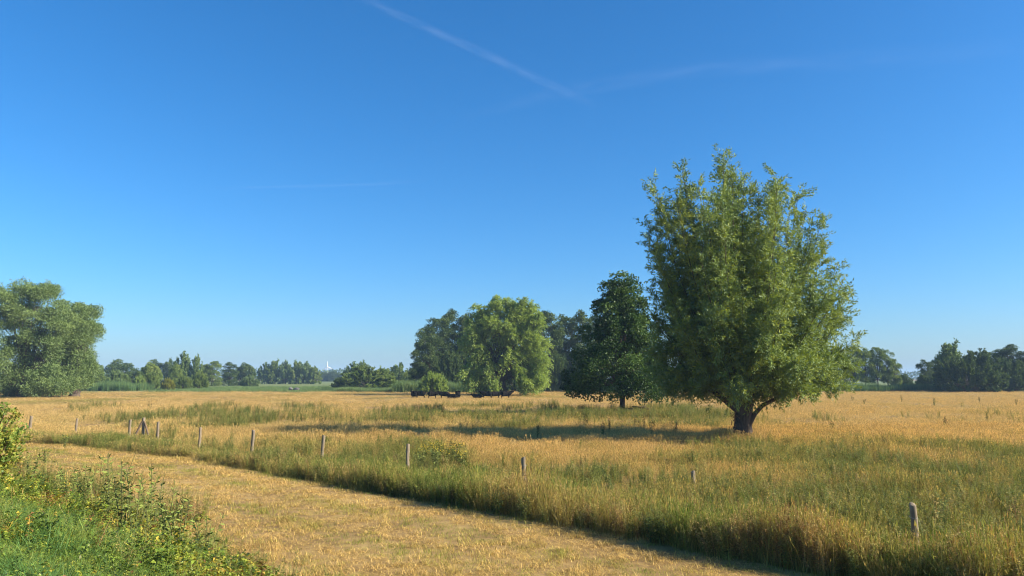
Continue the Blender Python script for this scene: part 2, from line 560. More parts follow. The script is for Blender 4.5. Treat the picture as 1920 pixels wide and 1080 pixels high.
tall = [blades_mesh("grass_tuft", G['meadow'], 26, .74, .22, .011, .42, 11 + i, heads=.55, head_len=.10, head_w=.011) for i in range(3)]
tall += [blades_mesh("grass_tuft", G['meadow'], 32, .48, .24, .013, .7, 21 + i, heads=.12) for i in range(2)]
herb = [leafy_mesh("weed", G['weed'], 6, .75, .25, .075, .026, 30, 31 + i, lean=.25) for i in range(3)]


def build_meadow():
    # near meadow
    x, y = wedge(52000, 9, 62, 1.25, seed=1)
    s = sdist(x, y)
    k = s > .12 + .5 * vnoise(x, y, .8, 9)
    x, y, s = x[k], y[k], s[k]
    r = np.random.default_rng(5)
    n = len(x)
    g = meadow_green(x, y)
    h = (.66 + .75 * (vnoise(x, y, 1.5, 6) - .5) + .25 * (1 - sstep(1, 6, s))) * r.uniform(.75, 1.2, n)
    h *= .8 + .4 * vnoise(x, y, 8, 8)
    h *= 1 - .5 * sstep(.60, .74, vnoise(x, y, 3.3, 77)) * sstep(3, 7, s)      # flattened patches
    h *= (1 - .30 * sstep(26, 40, y) * sstep(9, 3, s)) * trampled(x, y)
    h *= 1 + .55 * (r.random(n) < .05)                                        # single taller tufts
    wd = 1.0 + sstep(25, 60, y) * .7
    idx = r.choice(5, n, p=[.24, .22, .22, .16, .16])
    scatter("meadow_grass", tall, np.stack([x, y, height(x, y) - .03], -1), np.stack([wd, wd, h], -1), np.clip(g + r.normal(0, .12, n), 0, 1), idx,
            "tall dry meadow grass behind the fence", seed=1, wind=-.05)
    # far meadow
    x, y = wedge(90000, 58, 214, 1.35, pad=8, seed=2)
    s = sdist(x, y)
    k = (s > .3) & (y < 203 + .02 * np.abs(x) + 6 * vnoise(x, y, 20, 3))
    x, y = x[k], y[k]
    n = len(x)
    g = meadow_green(x, y)
    wd = 1.7 + sstep(60, 200, y) * 2.2
    h = (1 - .5 * sstep(.60, .74, vnoise(x, y * .6, 7.0, 78))) * (1 + .6 * (r.random(n) < .04)) * (.60 + .75 * (vnoise(x, y, 3.2, 6) - .5)) * r.uniform(.7, 1.15, n) * (1 - .45 * sstep(90, 135, y)) * (1 - .5 * np.exp(-((y - 148) / 12.0) ** 2) * sstep(-34, -26, x) * sstep(12, 4, x))
    scatter("far_meadow_grass", tall, np.stack([x, y, height(x, y) - .03], -1), np.stack([wd, wd, h], -1), np.clip(g + r.normal(0, .1, n), 0, 1),
            r.choice(5, n), "far part of the dry golden meadow grass", seed=2, wind=-.04)
    # weeds along the fence and in green belts
    x, y = wedge(42000, 9, 105, 1.1, seed=3)
    s = sdist(x, y)
    g = meadow_green(x, y)
    dens = np.clip((g - .22) * 3.0, 0, 1) * (.35 + .65 * sstep(.42, .62, vnoise(x, y * .7, 3.0, 12)))
    k = (s > .25) & (np.random.default_rng(8).random(len(x)) < dens)
    x, y = x[k], y[k]
    n = len(x)
    sc = r.uniform(.6, 1.35, n) * (1 + .35 * sstep(40, 90, y)) * trampled(x, y)
    scatter("meadow_weeds", herb, np.stack([x, y, height(x, y)], -1), np.stack([sc * 1.1, sc * 1.1, sc], -1), np.clip(r.normal(.55, .2, n), 0, 1), r.choice(3, n),
            "leafy green weeds among the grass along the fence", seed=3)


verge_src = [blades_mesh("verge_stalks", G['verge'], 22, 1.08, .20, .010, .30, 131 + i, heads=.55, head_len=.11, head_w=.010) for i in range(2)]
verge_src += [leafy_mesh("verge_weed", G['verge'], 6, 1.05, .28, .07, .022, 46, 141 + i, lean=.22) for i in range(3)]


def build_verge():
    r = np.random.default_rng(61)
    x, y = wedge(150000, 9, 70, 1.0, seed=31)
    s = sdist(x, y)
    lim = 2.2 + 3.2 * vnoise(x, y, 5.0, 41)
    k = (s > .05 + .7 * vnoise(x, y, .9, 42)) & (s < lim) & (r.random(len(x)) < .35 + .65 * sstep(.35, .6, vnoise(x, y, 1.3, 43)))
    x, y, s = x[k], y[k], s[k]
    n = len(x)
    h = r.uniform(.6, 1.2, n) * (.70 + .75 * vnoise(x, y, 1.8, 44)) * (1 - .35 * sstep(2, 5, s)) * (1 - .48 * sstep(21, 36, y)) * trampled(x, y)
    t = np.clip(.62 + .9 * (vnoise(x, y, 2.2, 45) - .5) + r.normal(0, .16, n), 0, 1)
    scatter("verge_growth", verge_src, np.stack([x, y, height(x, y) - .02], -1), np.stack([np.full(n, 1.0), np.full(n, 1.0), h], -1), t, r.choice(5, n, p=[.15, .15, .24, .23, .23]),
            "tall rank grass and weeds along the edge of the mown strip", seed=33, tilt=.16)


build_meadow()
build_verge()

# mown strip: straw lying flat, low green shoots
straw = [blades_mesh("cut_straw", G['mown'], 24, .26, .22, .013, 1.3, 41 + i, seg=2, flat=.35, z0=-.004) for i in range(3)]
shoot = [blades_mesh("low_shoots", G['mown'], 22, .10, .16, .010, .8, 51 + i, seg=2, z0=-.01) for i in range(2)]


def build_mown():
    r = np.random.default_rng(12)
    x, y = wedge(60000, 8, 66, 1.1, seed=4)
    s = sdist(x, y)
    k = (s > -9.6) & (s < .5)
    x, y, s = x[k], y[k], s[k]
    n = len(x)
    # wheel tracks and mower rows run along the strip
    rows = .5 + .5 * np.sin(s * 2.6 + 2.0 * vnoise(x, y, 6, 2))
    g = .18 + .85 * sstep(.50, .75, vnoise(x, y, 2.6, 21)) * rows + .8 * np.exp(-((s + 3.6) / .5) ** 2) * vnoise(x, y, 3, 7) + .5 * np.exp(-((s + 1.7) / .4) ** 2) * vnoise(x, y, 3, 17) + .3 * np.exp(-((s + 5.7) / .7) ** 2)
    green = r.random(n) < np.clip(g * .9, 0, .9)
    idx = np.where(green, 3 + r.integers(0, 2, n), r.integers(0, 3, n))
    t = np.where(green, r.normal(.74, .14, n), r.normal(.14, .14, n) + .45 * (vnoise(x, y, 1.3, 30) - .35))
    t = t + .34 * (rows - .5) + .16 * (vnoise(x, y, .45, 72) - .5)
    wd = 1 + .6 * sstep(20, 50, y)
    hh = r.uniform(.4, 1.4, n) * (.25 + 1.1 * vnoise(x, y, .6, 71) + .5 * rows * vnoise(x, y, 2.0, 73)) * np.where(green, .7 + vnoise(x, y, 1.5, 3) * .9, 1.0)
    scatter("cut_grass", straw + shoot, np.stack([x, y, height(x, y) + .012], -1), np.stack([wd, wd, hh], -1), np.clip(t, 0, 1), idx,
            "cut straw and short stubble on the mown strip", seed=4, tilt=.08)


build_mown()

# dike slope: lush grass, brambles, tall weeds
lush = [blades_mesh("lush_tuft", G['lush'], 34, .42, .16, .010, .95, 61 + i) for i in range(3)]
bram = [leafy_mesh("bramble_spray", G['bramble'], 5, .52, .5, .066, .047, 20, 71 + i, lean=.9, droop=.55) for i in range(4)]
tallweed = [leafy_mesh("slope_weed", G['weed'], 5, .95, .22, .06, .019, 46, 81 + i, lean=.22) for i in range(3)]
lowherb = [leafy_mesh("low_herb", G['herb'], 7, .34, .3, .055, .028, 15, 95 + i, lean=.5) for i in range(3)]
dry = [blades_mesh("dry_stalk_tuft", G['meadow'], 6, .62, .15, .005, .3, 91, heads=.4, head_len=.10, head_w=.005)]


def build_dike():
    r = np.random.default_rng(31)
    x, y = wedge(88000, 4.6, 70, .75, pad=1.0, xm=.80, seed=6)
    s = sdist(x, y)
    edge = -7.95 + 1.2 * sstep(14, 23, y)
    k = (s < edge - 1.3 * (vnoise(x, y, 1.6, 33) - .5)) & (s > -22)
    x, y, s = x[k], y[k], s[k]
    n = len(x)
    # nearest the camera, high on the slope: grass; lower down: brambles; at the toe: mixed weeds
    px = x / y
    grassy = .9 * sstep(-10.7, -12.0, s + 2.6 * (vnoise(x, y, 1.5, 35) - .5)) * (1 - sstep(13, 22, y))
    edge = -7.95 + 1.2 * sstep(14, 23, y)
    toe = sstep(-1.6, -.2, s - edge)
    u = r.random(n)
    mixed = r.random(n)
    kind = np.where(u < grassy, 0, np.where(u < grassy + (1 - grassy) * (.14 + .30 * toe + .25 * sstep(12, 20, y)), 2, np.where((u > .99) & (y > 8.5), 3, 1)))
    kind = np.where((kind == 0) & (mixed < .30 + .4 * sstep(.45, .7, vnoise(x, y, .8, 37))), 4, kind)
    thin = np.where(kind == 2, .5, np.where(kind == 0, 1.0, .8)) * np.where(toe > .5, .75, 1.0)
    keep = r.random(n) < thin
    x, y, s, kind, toe, grassy = x[keep], y[keep], s[keep], kind[keep], toe[keep], grassy[keep]
    n = len(x)
    z = height(x, y)
    mound = vnoise(x, y, 1.4, 40)
    for kd, nm, src, lab in ((0, "bank_grass", lush, "lush green grass high on the bank"), (1, "bramble_cover", bram, "low brambles with green and yellow leaves covering the bank"),
                             (2, "bank_weeds", tallweed, "tall stringy weeds at the foot of the bank"), (4, "bank_herbs", lowherb, "low leafy herbs mixed into the lush grass on the bank"), (3, "bank_dry_stalks", dry, "dry straw stalks standing among the brambles")):
        q = kind == kd
        m = q.sum()
        sc = r.uniform(.6, 1.3, m) * (.55 + .95 * mound[q]) * (.62 + .38 * sstep(5, 9.5, y[q]))
        if kd == 1:
            sc = sc * (1 + .25 * sstep(12, 25, y[q]) - .35 * toe[q])
            t = np.clip(.60 + .50 * (vnoise(x[q], y[q], .9, 50) - .5) + r.normal(0, .11, m) - .52 * sstep(.60, .80, vnoise(x[q], y[q], .45, 51)), 0, 1)
        elif kd in (0, 4):
            t = np.clip(.50 + .8 * (vnoise(x[q], y[q], 1.0, 52) - .5) + .4 * sstep(-12, -13.5, s[q]) * (kd == 0) + r.normal(0, .16, m), 0, 1)
        elif kd == 2:
            sc = sc * (.60 + .30 * sstep(13, 22, y[q]))
            t = np.clip(r.normal(.58, .2, m), 0, 1)
        else:
            t = np.clip(r.normal(.1, .1, m), 0, 1)
        scatter(nm, src, np.stack([x[q], y[q], z[q] - .02], -1), np.stack([sc, sc, sc], -1), t, r.choice(len(src), m), lab, seed=6 + kd, tilt=.2)


build_dike()

# bramble bushes rising at the left end of the bank are built after the tree helpers

# reeds and rough green growth beyond the meadow
reedm = [blades_mesh("reed_clump", G['reed'], 34, 1.0, .42, .045, .25, 101 + i) for i in range(3)]


def build_reeds():
    r = np.random.default_rng(44)
    X, Y, S, T = [], [], [], []

    def bed(x0, x1, y0, y1, n, h, t):
        X.append(r.uniform(x0, x1, n)); Y.append(r.uniform(y0, y1, n)); S.append(h * r.uniform(.7, 1.12, n) * (.75 + .5 * vnoise(X[-1], Y[-1], 5, 80))); T.append(np.clip(r.normal(t, .15, n), 0, 1))
    bed(-31, -9, 196, 212, 2700, 3.9, .5)        # bright reed bed behind the cattle
    bed(-48, -30, 203, 214, 1300, 1.5, .4)
    bed(6, 30, 205, 214, 1500, 3.0, .6)
    bed(-150, -112, 222, 236, 1500, 3.6, .7)      # left, before the far trees
    bed(88, 136, 214, 224, 2200, 2.6, .75)        # right, below the poplars
    bed(-112, -38, 232, 300, 3000, 1.0, .5)       # rough green growth
    bed(-100, -30, 205, 232, 2400, .9, .45)
    bed(120, 200, 222, 240, 1200, .9, .45)
    x, y, s, t = map(np.concatenate, (X, Y, S, T))
    scatter("reeds", reedm, np.stack([x, y, np.zeros(len(x))], -1), np.stack([np.full(len(x), 1.4), np.full(len(x), 1.4), s], -1), t, r.choice(3, len(x)),
            "tall green reeds and rough growth behind the dry meadow", seed=20, tilt=.06)


build_reeds()

# ------------------------------------------------------------------ trees
class Tubes:
    def __init__(self):
        self.V, self.Fc, self.n = [], [], 0

    def add(self, P, R, sides=6, cap=True):
        P, R = np.asarray(P, float), np.asarray(R, float)
        T = np.gradient(P, axis=0)
        T /= np.linalg.norm(T, axis=1)[:, None] + 1e-9
        ref = np.array([1., 0, 0]) if abs(T[0][0]) < .8 else np.array([0, 1., 0])
        A = np.cross(T, ref); A /= np.linalg.norm(A, axis=1)[:, None] + 1e-9
        B = np.cross(T, A)
        an = np.linspace(0, 2 * math.pi, sides, endpoint=False)
        ring = P[:, None] + R[:, None, None] * (A[:, None] * np.cos(an)[None, :, None] + B[:, None] * np.sin(an)[None, :, None])
        k = len(P)
        idx = self.n + np.arange(k * sides).reshape(k, sides)
        nx = np.roll(idx, -1, axis=1)
        self.Fc.append(np.stack([idx[:-1], nx[:-1], nx[1:], idx[1:]], -1).reshape(-1, 4))
        self.V.append(ring.reshape(-1, 3))
        self.n += k * sides

    def mesh(self, name, mat, smooth=True):
        return mesh_np(name, np.concatenate(self.V), np.concatenate(self.Fc), [mat], smooth=smooth)


def bez(p0, p1, p2, t):
    t = np.asarray(t)[:, None]
    return (1 - t) ** 2 * p0 + 2 * t * (1 - t) * p1 + t * t * p2


def leaves(P, D, length, width, r, face_up=.0):
    """rhombic leaves at P pointing along D"""
    n = len(P)
    D = D / (np.linalg.norm(D, axis=1)[:, None] + 1e-9)
    rnd = r.normal(size=(n, 3)); rnd[:, :2] *= (1 - face_up)
    W = np.cross(D, rnd); W /= np.linalg.norm(W, axis=1)[:, None] + 1e-9
    U = np.cross(W, D)
    l_, w_ = length[:, None], width[:, None]
    v = np.stack([P, P + D * l_ * .45 - W * w_ / 2, P + D * l_ - U * l_ * .12, P + D * l_ * .45 + W * w_ / 2], 1)
    return v.reshape(-1, 3)


def crown_stems(r, n, zs, rl, rr, rdepth, z0, inner=.72, head=(0, 0, 2.4), top_fill=.35, tips=()):
    """tip points over an envelope given by a left and right radius at each height"""
    out = [np.array(t, float) for t in tips]
    zz = np.linspace(zs[0], zs[-1], 200)
    area = np.interp(zz, zs, (np.array(rl) + np.array(rr)) / 2) + .3
    cdf = np.cumsum(area); cdf /= cdf[-1]
    for _ in range(n):
        z = np.interp(r.random(), cdf, zz)
        a = r.uniform(0, 2 * math.pi)
        c, s = math.cos(a), math.sin(a)
        R = np.interp(z, zs, rr) * max(c, 0) ** 1 + np.interp(z, zs, rl) * max(-c, 0) + 0
        Rx = np.interp(z, zs, rr if c > 0 else rl)
        Ry = rdepth * (np.interp(z, zs, rl) + np.interp(z, zs, rr)) / 2
        f = r.uniform(inner, 1.0) if r.random() > top_fill else r.uniform(.25, inner)
        out.append(np.array([c * Rx * f, s * Ry * f, z]))
    return out


def make_tree(seed, tips, head, n_twig, n_leaf, leaf_l, leaf_w, twig_len, mat, up=.3, t0=.35, droop=0.0, spread=.75, low_droop=True,
              stem_r=.07, arch=.3, trunk=None, leaf_spread=.55, hang=0.0, stem_sides=5, tint_clump=.25, face_up=0.0):
    """returns (wood mesh pieces, crown mesh). Each tip is the end of a stem that leaves the trunk head; twigs leave the stem, leaves the twigs"""
    r = np.random.default_rng(seed)
    head = np.array(head, float)
    tubes = Tubes()
    LV, LT = [], []
    zmax = max(t[2] for t in tips)
    for tip in tips:
        tip = np.asarray(tip, float)
        start = head + np.array([r.normal(0, .16), r.normal(0, .16), r.uniform(-.3, .5)]) * (zmax / 18)
        dz = tip[2] - start[2]
        mid = start + np.array([(tip[0] - start[0]) * .55, (tip[1] - start[1]) * .55, dz * arch])
        if droop or (low_droop and tip[2] < zmax * .33):
            dd = droop if droop else .9
            mid[2] = max(mid[2], max(start[2], tip[2]) + dd * (.8 + .12 * math.hypot(tip[0], tip[1])))
        tt = np.linspace(0, 1, 8)
        P = bez(start, mid, tip, tt)
        P[1:-1] += r.normal(0, .06, (6, 3)) * (zmax / 18)
        ln = np.linalg.norm(np.diff(P, axis=0), axis=1).sum()
        rr = stem_r * (.45 + .09 * ln) * r.uniform(.7, 1.3)
        tubes.add(P, rr * (1 - tt) ** .8 + .012, stem_sides)
        nt = max(4, int(n_twig * (.5 + ln / zmax * .8)))
        ts = t0 + (1 - t0) * r.random(nt) ** .75
        TP = np.stack([np.interp(ts, tt, P[:, i]) for i in range(3)], -1)
        tang = np.stack([np.interp(ts, tt, np.gradient(P[:, i])) for i in range(3)], -1)
        tang /= np.linalg.norm(tang, axis=1)[:, None] + 1e-9
        rnd = r.normal(size=(nt, 3)); rnd /= np.linalg.norm(rnd, axis=1)[:, None]
        upv = np.array([0, 0, up])
        if tip[2] < zmax * .33 and low_droop: upv = np.array([0, 0, -.15])
        TD = tang * (1 - spread * .5) + rnd * spread + upv
        TD /= np.linalg.norm(TD, axis=1)[:, None] + 1e-9
        TL = twig_len * r.uniform(.5, 1.2, nt) * (1.15 - .45 * ts)
        s = r.random((nt, n_leaf)) ** .8
        Pp = TP[:, None] + TD[:, None] * (TL[:, None] * s)[..., None]
        Pp[..., 2] -= hang * (TL[:, None] * s) ** 2
        Pp += r.normal(0, .045 * twig_len, Pp.shape)
        Dd = TD[:, None] * .8 + r.normal(0, leaf_spread, Pp.shape)
        Dd[..., 2] -= hang * 1.2 * s
        n = nt * n_leaf
        LV.append(leaves(Pp.reshape(-1, 3), Dd.reshape(-1, 3), leaf_l * r.uniform(.7, 1.25, n), leaf_w * r.uniform(.7, 1.25, n), r, face_up))
        base = r.normal(0, tint_clump)
        LT.append(np.repeat(np.clip(.5 + base + r.normal(0, .16, n), 0, 1), 4))
    V = np.concatenate(LV)
    me = mesh_np("crown", V, np.arange(len(V)).reshape(-1, 4), [mat], attrs={"tint": np.concatenate(LT)})
    return tubes, me


def blob_tree(seed, zs, rl, rr, n_blob, rb, n_leaf, leaf_l, leaf_w, mat, head, stem_r=.03, extra=(), tint_clump=.25, flat=.8):
    """a broadleaf crown: leaves gathered in rounded clumps at the ends of the limbs"""
    r = np.random.default_rng(seed)
    tips = crown_stems(r, n_blob, zs, rl, rr, .95, 1, inner=.62, top_fill=.28, tips=extra)
    head = np.array(head, float)
    zc = np.array([0, 0, (zs[0] + zs[-1]) / 2])
    tubes = Tubes()
    LV, LT = [], []
    for tip in tips:
        tip = np.asarray(tip, float)
        mid = (head + tip) / 2 + np.array([0, 0, .12 * abs(tip[2] - head[2])])
        tt = np.linspace(0, 1, 5)
        P = bez(head, mid, tip, tt)
        tubes.add(P, stem_r * (1 - tt) ** .8 + stem_r * .15, 4)
        rk = rb * r.uniform(.65, 1.3)
        out = tip - zc; out /= np.linalg.norm(out) + 1e-9
        u = r.normal(size=(n_leaf, 3)) + .55 * out + np.array([0, 0, .25])
        u /= np.linalg.norm(u, axis=1)[:, None]
        lob = 1 + .22 * np.sin(u[:, 0] * 5 + r.uniform(0, 6)) * np.sin(u[:, 1] * 5 + r.uniform(0, 6)) + .15 * np.sin(u[:, 2] * 7 + r.uniform(0, 6))
        Q = tip + u * (rk * lob * (.45 + .6 * r.random(n_leaf) ** .6))[:, None] * np.array([1, 1, flat])
        LV.append(leaves(Q, u * .5 + r.normal(0, .6, (n_leaf, 3)), leaf_l * r.uniform(.7, 1.3, n_leaf), leaf_w * r.uniform(.7, 1.3, n_leaf), r))
        LT.append(np.repeat(np.clip(.5 + r.normal(0, tint_clump) + r.normal(0, .15, n_leaf), 0, 1), 4))
    V = np.concatenate(LV)
    return tubes, mesh_np("crown", V, np.arange(len(V)).reshape(-1, 4), [mat], attrs={"tint": np.concatenate(LT)})


def trunk_mesh(name, pts, radii, mat, seed=0, sides=14, flare=True, extra=None):
    tb = Tubes()
    r = np.random.default_rng(seed)
    P = np.array(pts, float)
    t = np.linspace(0, 1, 14)
    src = np.linspace(0, 1, len(P))
    Q = np.stack([np.interp(t, src, P[:, i]) for i in range(3)], -1)
    R = np.interp(t, src, radii) * (1 + .06 * r.normal(size=14))
    tb.add(Q, R, sides)
    V = tb.V[0].reshape(14, sides, 3)
    an = np.linspace(0, 2 * math.pi, sides, endpoint=False)
    ridge = 1 + .09 * np.sin(an * 4 + 1.0) + .05 * np.sin(an * 7)
    V[:] = Q[:, None] + (V - Q[:, None]) * ridge[None, :, None]
    if extra is not None:
        tb.V += extra.V
        tb.Fc += [f + tb.n for f in extra.Fc]
    return mesh_np(name, np.concatenate([v.reshape(-1, 3) for v in tb.V]), np.concatenate(tb.Fc), [mat], smooth=True)


# ---- bramble bushes on the bank, by the left picture edge
L['bramble_bush'] = leaf_mat("bramble_bush_leaf", [(0, (.30, .20, .06)), (.25, (.36, .34, .06)), (.6, (.20, .27, .045)), (1, (.12, .19, .035))], trans=.35, spec=.25)
for px, top, d, w, lab in ((-34, 760, 16.5, .9, "leafy bramble bush cut by the left picture edge"), (-16, 812, 14.5, .65, "lower bramble bush in front of the one at the left picture edge")):
    b = at_dist(px, top, d)
    g = hz(b[0], b[1]); hh = b[2] - g
    rb = np.random.default_rng(int(d * 10))
    tp = [(rb.normal(0, w * .34), rb.normal(0, w * .34), hh * (.25 + .72 * rb.random() ** .7)) for _ in range(46)]
    tb, cr = make_tree(int(d * 7), tp, (0, 0, .05), 13, 12, .07, .045, .40, L['bramble_bush'], up=.15, t0=.35, spread=.8, stem_r=.012, arch=.6, leaf_spread=.8, low_droop=False, tint_clump=.3)
    root = empty("bramble_bush", (b[0], b[1], g), label=lab, cat="bush")
    obj("stems", tb.mesh("stems", M['brown_stem']), parent=root)
    obj("foliage", cr, parent=root, kind="stuff")


# ---- the big willow in the meadow
def big_willow():
    base = ground_at(1393, 825)
    root = empty("willow_tree", (base[0], base[1], hz(base[0], base[1])), label="big pollard willow with a short dark trunk, the largest tree in the meadow", cat="tree")
    k = base[1] / F * 1.0
    r = np.random.default_rng(3)
    zs = [2.9, 3.6, 5.0, 7.0, 9.0, 11.5, 14.0, 15.5, 16.6, 17.6]
    rl = [5.4, 5.9, 6.0, 5.9, 5.7, 5.5, 5.6, 5.3, 4.0, 1.8]
    rr = [6.3, 7.1, 7.8, 8.0, 7.5, 6.5, 5.3, 4.3, 2.8, 1.0]
    X = lambda px: (px - 1393) * k
    Z = lambda py: (825 - py) * k
    spikes = [(X(1214), -.6, Z(352)), (X(1232), .8, Z(385)), (X(1275), -.4, Z(322)), (X(1292), 1.2, Z(335)), (X(1363), 0, Z(287)), (X(1358), -.9, Z(305)), (X(1376), .8, Z(318)),
              (X(1410), -.6, Z(335)), (X(1432), .5, Z(352)), (X(1476), -.2, Z(330)), (X(1486), .9, Z(345)), (X(1515), -.5, Z(368)), (X(1540), .4, Z(388)), (X(1556), -.7, Z(420)),
              (X(1572), .8, Z(470)), (X(1592), 0, Z(500)), (X(1605), -.8, Z(555)), (X(1622), .5, Z(585)), (X(1618), -.5, Z(640)), (X(1605), .6, Z(690)), (X(1568), -.5, Z(722)),
              (X(1200), .4, Z(425)), (X(1206), -.6, Z(470)), (X(1208), .8, Z(540)), (X(1205), -.4, Z(600)), (X(1215), .6, Z(660)), (X(1250), -.6, Z(715)), (X(1290), .5, Z(725)),
              (X(1500), -1.8, Z(725)), (X(1545), 1.5, Z(722)), (X(1590), -1.0, Z(700)), (X(1560), -2.0, Z(715)), (X(1530), -2.6, Z(700))]
    spikes = [(x_ * (.90 if x_ < 0 else .97) + (.2 if x_ < 0 else 0), y_, z_ + .15) for x_, y_, z_ in spikes]
    tips = crown_stems(r, 185, zs, rl, rr, .92, 2, inner=.72, top_fill=.36, tips=spikes)
    tubes, crown = make_tree(5, tips, (0.1, 0, 2.3), 62, 32, .235, .062, 1.42, L['willow'], up=.16, t0=.36, spread=.98, stem_r=.03, arch=.26, hang=.06, tint_clump=.22)
    tr = trunk_mesh("trunk", [(0, 0, -.25), (0, 0, .25), (.05, 0, 1.2), (.18, 0, 2.2), (.2, 0, 2.9)], [.76, .58, .50, .58, .40], M['bark'], 2)
    obj("trunk", tr, parent=root)
    lt = Tubes()
    obj("branches", tubes.mesh("branches", M['bark']), parent=root)
    for nm, P, R in (("limb", [(.28, -.1, .75), (.75, -.2, 1.6), (1.25, -.3, 2.15), (2.3, -.4, 2.7), (3.4, -.5, 3.6)], [.20, .15, .14, .10, .05]),
                     ("limb", [(-.3, .1, 1.9), (-1.3, .1, 2.7), (-2.6, .2, 3.6), (-4.0, .2, 5.0)], [.24, .18, .13, .06]),
                     ("limb", [(.3, .2, 2.3), (.9, .4, 4.2), (1.8, .6, 7.0), (2.6, .6, 10.5)], [.26, .21, .15, .06]),
                     ("limb", [(-.1, -.2, 2.4), (-.6, -.4, 4.6), (-1.2, -.5, 8.0), (-1.4, -.5, 12.0)], [.28, .22, .15, .06]),
                     ("limb", [(.0, .2, 2.5), (.1, .5, 5.0), (.1, .8, 9.0), (-.2, .6, 13.5)], [.28, .22, .15, .06])):
        t = Tubes(); t.add(P, R, 9)
        obj(nm, t.mesh(nm, M['bark']), parent=root)
    obj("crown", crown, parent=root)
    # withered brown shoot hanging at the trunk
    r2 = np.random.default_rng(9)
    n = 90
    P = np.stack([-.62 + r2.normal(0, .13, n), -.35 + r2.normal(0, .12, n), r2.uniform(.75, 1.75, n)], -1)
    D = r2.normal(0, .5, (n, 3)) + np.array([0, 0, -1])
    V = leaves(P, D, r2.uniform(.12, .22, n), r2.uniform(.03, .06, n), r2)
    t = Tubes(); t.add([(-.35, -.3, 1.95), (-.58, -.36, 1.6), (-.64, -.35, .8)], [.03, .022, .008], 5)
    dm = mesh_np("withered_shoot", np.concatenate([V, t.V[0]]), np.concatenate([np.arange(len(V)).reshape(-1, 4), t.Fc[0] + len(V)]), [M['dead_leaf']])
    obj("withered_shoot", dm, parent=root, label="withered brown shoot hanging beside the trunk")


M['dead_leaf'] = noise_mat("dead_leaf", [(.3, (.16, .075, .035)), (.7, (.30, .16, .08))], 6.0, 4)
big_willow()


# ---- the dark oak left of it
def small_oak():
    base = ground_at(1167, 776)
    root = empty("oak_tree", (base[0], base[1], hz(base[0], base[1])), label="dark green oak with a slim trunk, left of the big willow", cat="tree")
    r = np.random.default_rng(13)
    zs = [2.3, 3.2, 4.6, 6.5, 9.0, 11.2, 13.2, 14.4]
    rl = [4.9, 6.2, 5.7, 4.6, 3.2, 2.2, 1.5, .7]
    rr = [4.6, 5.4, 5.4, 4.7, 3.5, 2.4, 1.6, .7]
    ex = [(-1.3, 0, 13.9), (.1, 0, 14.9), (1.3, 0, 14.2), (-2.2, .2, 12.0), (2.3, 0, 12.2), (0, -5.0, 2.6), (-1.5, -4.6, 2.2), (1.6, -4.4, 2.3), (-5.9, 0, 3.0), (-5.2, -1.5, 2.6), (5.2, -1, 2.8), (-3.4, -3, 2.4), (3.0, -3.4, 2.5), (-4.6, .5, 6.6), (-3.9, 0, 9.0)]
    tubes, crown = blob_tree(6, zs, rl, rr, 140, 1.05, 430, .24, .155, L['oak'], (0, 0, 3.2), .05, extra=ex, tint_clump=.32)
    obj("trunk", trunk_mesh("trunk", [(0, 0, -.2), (0, 0, .5), (.05, 0, 2.4), (.0, 0, 6.0), (-.1, 0, 10)], [.42, .31, .27, .2, .08], M['bark'], 4), parent=root)
    obj("branches", tubes.mesh("branches", M['bark']), parent=root)
    obj("crown", crown, parent=root)
    # mound of dead branches at its foot
    pile = empty("branch_pile", (base[0] + 1.3, base[1] - .7, hz(base[0], base[1])), label="low pile of dead branches lying at the foot of the oak", cat="branch pile")
    r = np.random.default_rng(77)
    for i in range(26):
        a = r.normal(0, .5) + (math.pi if r.random() < .5 else 0)
        ln = r.uniform(1.0, 3.0)
        c = np.array([r.normal(.2, 1.1), r.normal(0, .5), r.uniform(.12, .55)])
        d = np.array([math.cos(a), math.sin(a), r.normal(0, .12)])
        t = Tubes()
        t.add([c - d * ln / 2, c + r.normal(0, .06, 3), c + d * ln / 2], [.085 * r.uniform(.6, 1.3), .07, .03], 7)
        obj("branch", t.mesh("branch", M['dead_wood']), parent=pile)


small_oak()

